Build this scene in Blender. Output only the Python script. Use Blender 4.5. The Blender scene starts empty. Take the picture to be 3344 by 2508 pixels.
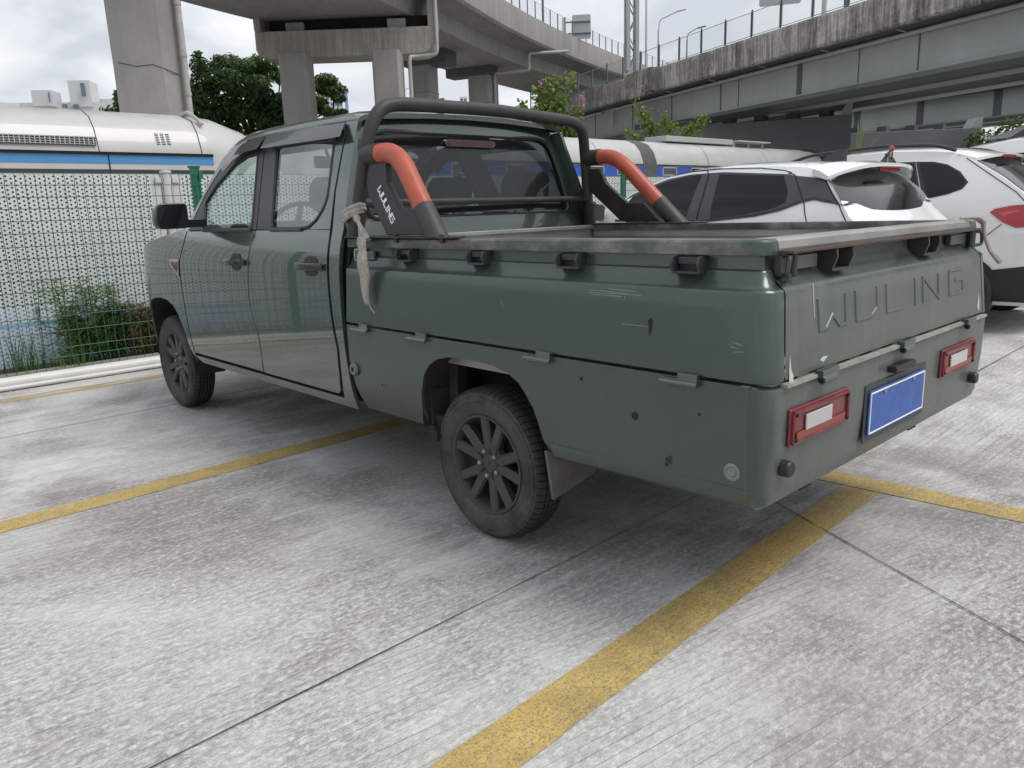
import bpy, bmesh, math, random
from mathutils import Vector, Matrix
from mathutils.bvhtree import BVHTree

S = bpy.context.scene
COL = S.collection
PI = math.pi

# ------------------------------------------------------------------ camera
cam_d = bpy.data.cameras.new("camera")
cam = bpy.data.objects.new("camera", cam_d)
COL.objects.link(cam)
S.camera = cam
cam_d.sensor_width = 36.0
cam_d.lens = 36.0 * 0.7509
cam_d.clip_start = 0.05
cam_d.clip_end = 3000.0
_yaw, _pitch, _roll = 0.7459, -0.2224, -0.0335
_cy, _sy, _cp, _sp = math.cos(_yaw), math.sin(_yaw), math.cos(_pitch), math.sin(_pitch)
_f = Vector((_sy * _cp, _cy * _cp, _sp)); _r = Vector((_cy, -_sy, 0)); _u = _r.cross(_f)
_R = math.cos(_roll) * _r + math.sin(_roll) * _u
_U = -math.sin(_roll) * _r + math.cos(_roll) * _u
m = Matrix((_R, _U, -_f)).transposed().to_4x4()
m.translation = Vector((-2.5548, -0.9171, 1.2083))
cam.matrix_world = m

# ------------------------------------------------------------------ world
SUN_EL, SUN_AZ = math.radians(58), math.radians(150)   # azimuth clockwise from +Y
W = bpy.data.worlds.new("World"); S.world = W; W.use_nodes = True
nt = W.node_tree; nt.nodes.clear()
N = nt.nodes.new; L = nt.links.new
out = N("ShaderNodeOutputWorld"); bg = N("ShaderNodeBackground")
sky = N("ShaderNodeTexSky"); sky.sky_type = 'NISHITA'; sky.sun_disc = False
sky.sun_elevation = SUN_EL; sky.sun_rotation = SUN_AZ
tc = N("ShaderNodeTexCoord"); mp = N("ShaderNodeMapping"); mp.inputs[3].default_value = (1.0, 1.0, 2.6)
n1 = N("ShaderNodeTexNoise"); n1.inputs["Scale"].default_value = 3.1; n1.inputs["Detail"].default_value = 6; n1.inputs["Distortion"].default_value = 0.6; n1.inputs["Roughness"].default_value = 0.5
cr = N("ShaderNodeValToRGB")
cr.color_ramp.elements[0].position = 0.40; cr.color_ramp.elements[0].color = (4.3, 4.5, 4.85, 1)
cr.color_ramp.elements[1].position = 0.60; cr.color_ramp.elements[1].color = (6.5, 6.6, 6.75, 1)
mx = N("ShaderNodeMix"); mx.data_type = 'RGBA'; mx.inputs[0].default_value = 0.93
L(tc.outputs["Generated"], mp.inputs[0]); L(mp.outputs[0], n1.inputs["Vector"]); L(n1.outputs["Fac"], cr.inputs[0])
L(sky.outputs[0], mx.inputs[6]); L(cr.outputs[0], mx.inputs[7]); L(mx.outputs[2], bg.inputs[0]); L(bg.outputs[0], out.inputs[0])
bg.inputs[1].default_value = 0.1

sun_d = bpy.data.lights.new("sun", 'SUN'); sun = bpy.data.objects.new("sun", sun_d); COL.objects.link(sun)
sun_d.energy = 1.4; sun_d.angle = math.radians(28); sun_d.color = (1.0, 0.97, 0.92)
_d = Vector((math.sin(SUN_AZ) * math.cos(SUN_EL), math.cos(SUN_AZ) * math.cos(SUN_EL), math.sin(SUN_EL)))
sun.rotation_euler = _d.to_track_quat('Z', 'Y').to_euler()

S.view_settings.view_transform = 'Standard'; S.view_settings.look = 'None'
S.view_settings.exposure = 0.66; S.view_settings.gamma = 1.0
S.cycles.max_bounces = 8; S.cycles.transparent_max_bounces = 16
S.cycles.use_denoising = True

# ------------------------------------------------------------------ materials
class NT:
    """small node-tree writer"""
    def __init__(s, name):
        s.m = bpy.data.materials.new(name); s.m.use_nodes = True
        s.t = s.m.node_tree; s.b = s.t.nodes["Principled BSDF"]; s.o = s.t.nodes["Material Output"]
        s.tc = None
    def n(s, typ, **kw):
        x = s.t.nodes.new("ShaderNode" + typ)
        for k, v in kw.items(): setattr(x, k, v)
        return x
    def link(s, a, b): s.t.links.new(a, b)
    def pos(s, kind="pos"):
        if kind == "pos": return s.n("NewGeometry").outputs["Position"]
        return s.n("TexCoord").outputs["Object"]
    def mapv(s, v, scale=(1, 1, 1), rot=(0, 0, 0), loc=(0, 0, 0)):
        x = s.n("Mapping"); x.inputs["Scale"].default_value = scale; x.inputs["Rotation"].default_value = rot; x.inputs["Location"].default_value = loc
        s.link(v, x.inputs[0]); return x.outputs[0]
    def noise(s, v, scale, detail=4, rough=0.55, dist=0):
        x = s.n("TexNoise"); x.inputs["Scale"].default_value = scale; x.inputs["Detail"].default_value = detail
        x.inputs["Roughness"].default_value = rough; x.inputs["Distortion"].default_value = dist
        s.link(v, x.inputs["Vector"]); return x.outputs["Fac"]
    def ramp(s, fac, stops):
        x = s.n("ValToRGB"); e = x.color_ramp.elements
        while len(e) > 1: e.remove(e[-1])
        e[0].position = stops[0][0]; c = stops[0][1]; e[0].color = (c, c, c, 1) if not isinstance(c, tuple) else (*c, 1)
        for p_, c in stops[1:]:
            q = e.new(p_); q.color = (c, c, c, 1) if not isinstance(c, tuple) else (*c, 1)
        s.link(fac, x.inputs[0]); return x.outputs[0]
    def mix(s, fac, a, b, mode='MIX'):
        x = s.n("Mix", data_type='RGBA', blend_type=mode)
        for i, v in ((0, fac), (6, a), (7, b)):
            if hasattr(v, "links"): s.link(v, x.inputs[i])
            elif isinstance(v, (int, float)) and i == 0: x.inputs[0].default_value = v
            else: x.inputs[i].default_value = (*v, 1) if isinstance(v, tuple) else (v, v, v, 1)
        return x.outputs[2]
    def math(s, op, a, b=0.0, c=0.0):
        x = s.n("Math", operation=op)
        for i, v in enumerate((a, b, c)):
            if hasattr(v, "links"): s.link(v, x.inputs[i])
            else: x.inputs[i].default_value = v
        return x.outputs[0]
    def sep(s, v):
        x = s.n("SeparateXYZ"); s.link(v, x.inputs[0]); return x.outputs
    def bump(s, h, strength=0.3, dist=0.01):
        x = s.n("Bump"); x.inputs["Strength"].default_value = strength; x.inputs["Distance"].default_value = dist
        s.link(h, x.inputs["Height"]); s.link(x.outputs[0], s.b.inputs["Normal"]); return x.outputs[0]
    def set(s, **kw):
        for k, v in kw.items():
            i = s.b.inputs[k.replace("_", " ")]
            if hasattr(v, "links"): s.link(v, i)
            elif isinstance(v, tuple): i.default_value = (*v, 1)
            else: i.default_value = v
        return s.m

def plain(name, col, rough=0.5, metal=0.0, var=0.0, scale=6.0, bump=0.0, coat=0.0, spec=0.5):
    t = NT(name)
    t.set(Roughness=rough, Metallic=metal, Coat_Weight=coat, Specular_IOR_Level=spec)
    if var > 0:
        f = t.noise(t.pos(), scale, 6, 0.62)
        a = tuple(c * (1 - var) for c in col); b = tuple(min(1, c * (1 + var)) for c in col)
        t.set(Base_Color=t.ramp(f, [(0.3, a), (0.7, b)]))
        t.set(Roughness=t.math('ADD', t.math('MULTIPLY', f, 0.3), rough - 0.12))
        if bump > 0: t.bump(f, bump, 0.02)
    else: t.set(Base_Color=col)
    return t.m

def m_paint(name, dull):
    t = NT(name); P = t.pos()
    z = t.sep(P)[2]
    big = t.noise(P, 1.7, 5, 0.6); fine = t.noise(P, 26, 5, 0.7); speck = t.noise(P, 120, 3, 0.8)
    streak = t.noise(t.mapv(P, (16, 16, 1.2)), 1.0, 4, 0.6)
    low = t.math('SUBTRACT', 1.0, t.math('MULTIPLY', z, 1.05))                # road dust thrown up by the wheels
    dust = t.math('MULTIPLY', t.math('MAXIMUM', t.math('MULTIPLY', low, 0.7), 0.10 if dull else 0.03), t.ramp(t.math('ADD', t.math('MULTIPLY', big, 0.65), t.math('MULTIPLY', streak, 0.35)), [(0.3, 0.3), (0.7, 0.85)]))
    green = t.mix(t.ramp(fine, [(0.3, 0.0), (0.75, 1.0)]), (0.046, 0.070, 0.057), (0.055, 0.081, 0.067))
    c = t.mix(dust, green, (0.135, 0.138, 0.122))
    spat = t.math('MULTIPLY', t.ramp(speck, [(0.66, 0.0), (0.72, 1.0)]), t.math('MAXIMUM', t.math('MULTIPLY', low, 0.5), 0.05))
    c = t.mix(spat, c, (0.17, 0.165, 0.15))
    rough = t.math('ADD', 0.30 if dull else 0.2, t.math('MULTIPLY', dust, 0.5))
    t.set(Base_Color=c, Roughness=rough, Metallic=0.3, Coat_Weight=t.math('SUBTRACT', 0.45 if dull else 0.9, t.math('MULTIPLY', dust, 0.9)), Coat_Roughness=t.math('ADD', 0.10 if dull else 0.015, t.math('MULTIPLY', fine, 0.08 if dull else 0.02)), Coat_IOR=1.6 if dull else 1.75)
    t.bump(t.noise(P, 2.6, 2, 0.5), 0.075 if dull else 0.02, 0.03)
    return t.m

def m_paint_worn_lit():   # scuffed, dusty rear end; rear-facing faces also painted lighter for reflected ground and sky
    t = NT("worn_lit_green_paint"); P = t.pos()
    big = t.noise(P, 2.6, 6, 0.65); streak = t.noise(t.mapv(P, (26, 8, 1.3)), 1.0, 5, 0.65); fine = t.noise(P, 60, 5, 0.72)
    smear = t.noise(t.mapv(P, (3.5, 3, 9), rot=(0, 0.5, 0)), 1.0, 6, 0.7, 0.6)
    ny = t.sep(t.n("NewGeometry").outputs["Normal"])[1]
    back = t.ramp(t.math('MULTIPLY', ny, -1.0), [(0.35, 0.0), (0.97, 1.0)])
    d = t.math('MULTIPLY', t.ramp(t.math('ADD', t.math('MULTIPLY', big, 0.35), t.math('ADD', t.math('MULTIPLY', streak, 0.40), t.math('MULTIPLY', smear, 0.25))), [(0.36, 0.12), (0.62, 0.95)]), back)
    c = t.mix(d, (0.052, 0.076, 0.064), (0.155, 0.162, 0.152))
    chips = t.math('MULTIPLY', t.ramp(fine, [(0.66, 0.0), (0.72, 0.6)]), back)
    c = t.mix(t.math('MULTIPLY', chips, 0.5), c, (0.28, 0.285, 0.27))
    c = t.mix(t.math('MULTIPLY', t.ramp(t.noise(P, 5.5, 5, 0.7), [(0.60, 0.0), (0.72, 0.5)]), back), c, (0.055, 0.062, 0.056))
    t.set(Base_Color=c, Roughness=t.math('ADD', 0.32, t.math('MULTIPLY', d, 0.28)), Metallic=0.25, Coat_Weight=t.math('SUBTRACT', 0.4, t.math('MULTIPLY', d, 0.35)), Coat_Roughness=0.14)
    t.bump(t.noise(P, 3.4, 3), 0.09, 0.03)
    return t.m

def m_rail():          # paint rubbed down to bare, rusting steel
    t = NT("worn_rail_steel"); P = t.pos()
    a = t.noise(t.mapv(P, (9, 5, 9)), 1.0, 6, 0.7); b = t.noise(P, 9, 4, 0.6)
    c = t.ramp(a, [(0.36, (0.055, 0.085, 0.07)), (0.48, (0.10, 0.115, 0.105)), (0.56, (0.16, 0.158, 0.15)), (0.68, (0.27, 0.262, 0.25))])
    c = t.mix(t.ramp(b, [(0.60, 0.0), (0.74, 0.75)]), c, (0.16, 0.085, 0.05))
    t.set(Base_Color=c, Metallic=0.45, Roughness=0.42); t.bump(a, 0.1, 0.01)
    return t.m

def m_steel():
    t = NT("bed_steel"); P = t.pos()
    a = t.noise(t.mapv(P, (2, 2, 6)), 1.0, 6, 0.65)
    t.set(Base_Color=t.ramp(a, [(0.3, (0.24, 0.232, 0.22)), (0.7, (0.44, 0.43, 0.41))]), Metallic=0.55, Roughness=t.math('ADD', 0.3, t.math('MULTIPLY', a, 0.3)))
    return t.m

def m_ground():
    t = NT("brushed_concrete"); P = t.pos(); x, y, z = t.sep(P)
    big = t.noise(P, 0.75, 6, 0.62, 0.8); big2 = t.noise(t.mapv(P, (1, 1, 1), loc=(7.3, 2.1, 0)), 1.5, 6, 0.68, 0.5)
    brush = t.noise(t.mapv(P, (1.0, 16.0, 1), rot=(0, 0, -0.04)), 1.6, 6, 0.7, 0.3)
    speck = t.noise(t.mapv(P, (38, 62, 40)), 1.0, 6, 0.78); grain = t.noise(P, 190, 3, 0.85)
    wob = t.noise(t.mapv(P, (0.7, 3, 1)), 1.0, 3)
    xc = t.math('MINIMUM', t.math('MAXIMUM', x, -3.0), 1.2)
    yw = t.math('ADD', y, t.math('ADD', t.math('MULTIPLY', xc, 0.29), t.math('MULTIPLY', t.math('MULTIPLY', xc, xc), 0.05)))   # the broom swung slightly across the slab
    yy = t.math('MULTIPLY', t.math('ADD', yw, t.math('MULTIPLY', wob, 0.03)), 1 / 0.034)
    fr = t.math('FRACT', yy)
    line_id = t.n("TexWhiteNoise", noise_dimensions='1D'); t.link(t.math('FLOOR', yy), line_id.inputs["W"])
    gmask = t.math('MULTIPLY', t.ramp(t.noise(t.mapv(P, (1.3, 2.0, 1)), 1.4, 5, 0.6), [(0.36, 0.12), (0.56, 1.0)]), t.math('ADD', 0.35, t.math('MULTIPLY', line_id.outputs["Value"], 0.65)))
    groove = t.math('MULTIPLY', t.math('LESS_THAN', fr, 0.085), gmask)
    tone = t.math('ADD', t.math('MULTIPLY', big, 0.5), t.math('ADD', t.math('MULTIPLY', brush, 0.2), t.math('MULTIPLY', big2, 0.3)))
    c = t.ramp(tone, [(0.38, (0.22, 0.21, 0.203)), (0.46, (0.36, 0.35, 0.34)), (0.53, (0.50, 0.493, 0.48)), (0.64, (0.60, 0.594, 0.58))])
    rough_zone = t.ramp(t.noise(P, 0.45, 4, 0.6), [(0.38, 0.35), (0.58, 1.0)])                           # where the surface is worn to a coarse speckle
    dk = t.math('MULTIPLY', t.ramp(speck, [(0.42, 1.0), (0.53, 0.0)]), t.math('MULTIPLY', rough_zone, t.ramp(big2, [(0.35, 1.0), (0.62, 0.35)])))
    c = t.mix(t.math('MULTIPLY', dk, 0.80), c, (0.19, 0.175, 0.166))
    lt = t.math('MULTIPLY', t.ramp(speck, [(0.53, 0.0), (0.63, 1.0)]), rough_zone)
    c = t.mix(t.math('MULTIPLY', lt, 0.65), c, (0.76, 0.755, 0.74))
    c = t.mix(t.math('MULTIPLY', t.ramp(grain, [(0.36, 1.0), (0.50, 0.0)]), 0.38), c, (0.13, 0.127, 0.124))
    chalk = t.math('MULTIPLY', t.ramp(t.noise(t.mapv(P, (1.1, 2.6, 1), loc=(3, 9, 0)), 1.3, 7, 0.72, 0.6), [(0.52, 0.0), (0.66, 0.6)]), t.ramp(brush, [(0.4, 0.4), (0.6, 1.0)]))
    c = t.mix(chalk, c, (0.66, 0.655, 0.645))
    c = t.mix(t.math('MULTIPLY', groove, 0.62), c, (0.12, 0.118, 0.115))
    # curved tyre marks: pale bands broken by a tread pattern
    for (cx, cy, r0, w, s, kk) in ((-2.6, 7.6, 4.25, 0.055, 0.40, 130), (-2.6, 7.6, 4.42, 0.04, 0.34, 130), (1.5, 8.6, 5.9, 0.06, 0.34, 190), (1.5, 8.6, 6.1, 0.045, 0.30, 190), (-7.4, 5.2, 5.6, 0.055, 0.40, 170), (-7.4, 5.2, 5.8, 0.05, 0.34, 170), (-5.2, -1.4, 4.4, 0.055, 0.34, 140), (-9, 9, 9.2, 0.06, 0.34, 270), (4.6, 5.4, 6.6, 0.05, 0.26, 200), (-0.9, -5.2, 6.3, 0.06, 0.30, 200)):
        dx = t.math('SUBTRACT', x, cx); dy = t.math('SUBTRACT', y, cy)
        rr = t.math('SQRT', t.math('ADD', t.math('POWER', dx, 2.0), t.math('POWER', dy, 2.0)))
        e = t.math('SUBTRACT', rr, r0); band = t.math('LESS_THAN', t.math('ABSOLUTE', t.math('ADD', e, t.math('MULTIPLY', t.math('SUBTRACT', wob, 0.5), 0.05))), w)
        tread = t.math('ADD', 0.45, t.math('MULTIPLY', t.math('LESS_THAN', t.math('FRACT', t.math('ADD', t.math('MULTIPLY', t.math('ARCTAN2', dy, dx), kk / 3.0), t.math('MULTIPLY', t.math('ABSOLUTE', e), 9.0))), 0.5), 0.55))
        k = t.math('MULTIPLY', t.math('MULTIPLY', band, tread), t.math('MULTIPLY', t.ramp(big2, [(0.42, 0.15), (0.60, 1.0)]), s))
        c = t.mix(k, c, (0.64, 0.635, 0.625))
    oil = t.ramp(t.noise(t.mapv(P, loc=(1.7, 4.2, 0)), 3.1, 3, 0.5), [(0.70, 0.0), (0.76, 0.4)])
    c = t.mix(oil, c, (0.13, 0.125, 0.12))
    t.set(Base_Color=c, Roughness=0.82, Specular_IOR_Level=0.35)
    h = t.math('SUBTRACT', t.math('ADD', t.math('MULTIPLY', speck, 0.8), t.math('MULTIPLY', grain, 0.5)), t.math('MULTIPLY', groove, 0.9))
    t.bump(h, 0.6, 0.006)
    return t.m

def m_line():
    t = NT("yellow_line_paint"); P = t.pos()
    a = t.noise(P, 7, 6, 0.7); b = t.noise(t.mapv(P, (26, 80, 30)), 1.0, 6, 0.75); g = t.noise(P, 140, 3, 0.8)
    c = t.ramp(a, [(0.3, (0.40, 0.28, 0.085)), (0.7, (0.63, 0.45, 0.15))])
    c = t.mix(t.math('MULTIPLY', t.ramp(b, [(0.38, 1.0), (0.56, 0.0)]), t.ramp(t.noise(P, 1.9, 5, 0.65), [(0.36, 0.15), (0.60, 0.95)])), c, (0.27, 0.225, 0.14))
    c = t.mix(t.ramp(t.noise(P, 16, 6, 0.75), [(0.60, 0.0), (0.70, 0.6)]), c, (0.40, 0.37, 0.28))
    c = t.mix(t.ramp(g, [(0.38, 0.75), (0.50, 0.0)]), c, (0.15, 0.12, 0.065))
    x = t.n("Mix", data_type='RGBA')
    t.set(Base_Color=c, Roughness=0.7); t.bump(b, 0.4, 0.004)
    return t.m

def m_line_faded():
    t = NT("faded_line_paint"); P = t.pos()
    a = t.noise(t.mapv(P, (2.2, 14, 3)), 1.0, 6, 0.7)
    tr = t.n("BsdfTransparent"); ms = t.n("MixShader")
    t.set(Base_Color=t.ramp(a, [(0.4, (0.42, 0.25, 0.10)), (0.7, (0.6, 0.45, 0.12))]), Roughness=0.75)
    t.link(t.ramp(a, [(0.40, 0.08), (0.62, 0.85)]), ms.inputs[0]); t.link(tr.outputs[0], ms.inputs[1]); t.link(t.b.outputs[0], ms.inputs[2]); t.link(ms.outputs[0], t.o.inputs[0])
    return t.m

def m_concrete(name, lo, hi, streak=0.6, scale=1.0):
    t = NT(name); P = t.pos()
    a = t.noise(P, 0.5 * scale, 6, 0.62); s = t.noise(t.mapv(P, (3.2 * scale, 3.2 * scale, 0.16 * scale)), 1.0, 6, 0.7); f = t.noise(P, 9 * scale, 5, 0.7)
    v = t.math('ADD', t.math('MULTIPLY', a, 1 - streak), t.math('MULTIPLY', s, streak))
    v = t.math('ADD', t.math('MULTIPLY', v, 0.82), t.math('MULTIPLY', f, 0.18))
    t.set(Base_Color=t.ramp(v, [(0.33, lo), (0.5, tuple((p_ + q) / 2 for p_, q in zip(lo, hi))), (0.66, hi)]), Roughness=0.88, Specular_IOR_Level=0.25)
    t.bump(f, 0.25, 0.03)
    return t.m

def m_stained(name, lo, hi):      # rain-streaked old concrete
    t = NT(name); P = t.pos()
    a = t.noise(P, 0.35, 6, 0.65, 0.4); s1 = t.noise(t.mapv(P, (2.3, 2.3, 0.22)), 1.0, 5, 0.62, 0.5); s2 = t.noise(t.mapv(P, (9, 9, 0.5)), 1.0, 6, 0.7, 0.3); f = t.noise(P, 7, 6, 0.72)
    v = t.math('ADD', t.math('ADD', t.math('MULTIPLY', a, 0.28), t.math('MULTIPLY', s1, 0.24)), t.math('ADD', t.math('MULTIPLY', s2, 0.33), t.math('MULTIPLY', f, 0.15)))
    t.set(Base_Color=t.ramp(v, [(0.41, lo), (0.50, tuple(p_ * 0.6 + q * 0.4 for p_, q in zip(lo, hi))), (0.575, hi)]), Roughness=0.9, Specular_IOR_Level=0.2)
    t.bump(f, 0.3, 0.03)
    return t.m

def m_panel():   # white sheet with rows of punched holes, dark behind the upper part and blue behind the lower
    t = NT("perforated_white_sheet"); P = t.pos(); x, y, z = t.sep(P)
    def dots(ox, oz):
        u = t.math('SUBTRACT', t.math('FRACT', t.math('ADD', t.math('MULTIPLY', x, 1 / 0.0705), ox)), 0.5)
        v = t.math('SUBTRACT', t.math('FRACT', t.math('ADD', t.math('MULTIPLY', z, 1 / 0.0365), oz)), 0.5)
        u = t.math('MULTIPLY', u, 0.0705); v = t.math('MULTIPLY', v, 0.0365)
        d = t.math('SQRT', t.math('ADD', t.math('POWER', u, 2.0), t.math('POWER', v, 2.0)))
        return t.math('LESS_THAN', d, 0.0088)
    k = t.math('MAXIMUM', dots(0.13, 0.2), dots(0.63, 0.7))
    n = t.noise(P, 1.8, 4)
    lvl = t.math('ADD', z, t.math('MULTIPLY', n, 0.02))
    hole = t.mix(t.math('LESS_THAN', lvl, 0.545), (0.012, 0.013, 0.02), (0.10, 0.22, 0.52))
    sheet = t.ramp(n, [(0.3, (0.54, 0.575, 0.57)), (0.7, (0.66, 0.67, 0.665))])
    sheet = t.mix(t.math('MULTIPLY', t.math('LESS_THAN', z, 0.39), 0.35), sheet, (0.35, 0.45, 0.6))
    band = t.math('MULTIPLY', t.math('LESS_THAN', z, 0.405), t.math('GREATER_THAN', z, 0.362))
    c = t.mix(k, sheet, hole); c = t.mix(t.math('MULTIPLY', band, t.ramp(n, [(0.4, 0.45), (0.6, 0.85)])), c, (0.13, 0.31, 0.47))
    t.set(Base_Color=c, Roughness=0.35)
    return t.m

def m_glass(name, tint, alpha, rough=0.02, dirt=0.0, f0=0.04):
    """thin tinted pane: alpha = how much of the light it stops, f0 = mirror-like share seen straight on"""
    t = NT(name)
    tr = t.n("BsdfTransparent"); tr.inputs[0].default_value = (*tint, 1)
    gl = t.n("BsdfGlossy"); gl.inputs["Roughness"].default_value = rough
    lw = t.n("LayerWeight"); lw.inputs[0].default_value = 0.5
    fr = t.math('ADD', f0, t.math('MULTIPLY', t.math('POWER', lw.outputs["Facing"], 4.0), 1 - f0))
    body = t.n("BsdfPrincipled"); body.inputs["Base Color"].default_value = (0.012, 0.014, 0.015, 1); body.inputs["Roughness"].default_value = 0.4
    m0 = t.n("MixShader"); m0.inputs[0].default_value = alpha
    t.link(tr.outputs[0], m0.inputs[1]); t.link(body.outputs[0], m0.inputs[2])
    last = m0.outputs[0]
    if dirt > 0:
        df = t.n("BsdfDiffuse"); df.inputs[0].default_value = (0.4, 0.4, 0.38, 1); m2 = t.n("MixShader")
        t.link(t.math('MULTIPLY', t.ramp(t.noise(t.pos(), 9, 6, 0.7), [(0.45, 0.1), (0.7, 1.0)]), dirt), m2.inputs[0])
        t.link(last, m2.inputs[1]); t.link(df.outputs[0], m2.inputs[2]); last = m2.outputs[0]
    m1 = t.n("MixShader"); t.link(fr, m1.inputs[0]); t.link(last, m1.inputs[1]); t.link(gl.outputs[0], m1.inputs[2])
    t.link(m1.outputs[0], t.o.inputs[0])
    return t.m

def m_leaf(name, lo, hi, tl=0.25):
    t = NT(name); P = t.pos()
    oi = t.n("ObjectInfo")
    a = t.noise(P, 1.3, 3); b = t.noise(P, 9, 3)
    v = t.math('ADD', t.math('MULTIPLY', a, 0.5), t.math('MULTIPLY', b, 0.5))
    c = t.ramp(v, [(0.35, lo), (0.65, hi)])
    t.set(Base_Color=c, Roughness=0.55, Specular_IOR_Level=0.3)
    tb = t.n("BsdfTranslucent"); ms = t.n("MixShader"); ms.inputs[0].default_value = tl
    t.link(c, tb.inputs[0]); t.link(t.b.outputs[0], ms.inputs[1]); t.link(tb.outputs[0], ms.inputs[2]); t.link(ms.outputs[0], t.o.inputs[0])
    return t.m

def m_tyre():
    t = NT("tyre_rubber"); O = t.pos("obj"); x, y, z = t.sep(O)
    ang = t.n("Math", operation='ARCTAN2'); t.link(z, ang.inputs[0]); t.link(y, ang.inputs[1])
    rad = t.math('SQRT', t.math('ADD', t.math('POWER', y, 2.0), t.math('POWER', z, 2.0)))
    zig = t.math('MULTIPLY', t.math('ABSOLUTE', x), 3.0)
    fr = t.math('FRACT', t.math('ADD', t.math('MULTIPLY', ang.outputs[0], 66 / (2 * PI)), zig))
    tread = t.math('GREATER_THAN', rad, 0.297)
    cut = t.math('MULTIPLY', t.math('LESS_THAN', fr, 0.16), tread)
    d = t.noise(O, 8, 5, 0.65)
    ring = t.ramp(rad, [(0.70 * 0.317, 0.0), (0.9 * 0.317, 1.0)])
    c = t.mix(t.math('MULTIPLY', t.ramp(d, [(0.35, 0.0), (0.7, 0.8)]), t.math('SUBTRACT', 1.0, tread)), (0.036, 0.036, 0.037), (0.11, 0.103, 0.094))
    c = t.mix(cut, c, (0.006, 0.006, 0.007))
    t.set(Base_Color=c, Roughness=0.78, Specular_IOR_Level=0.3)
    t.bump(t.math('SUBTRACT', t.math('MULTIPLY', d, 0.25), cut), 0.8, 0.006)
    return t.m

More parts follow.
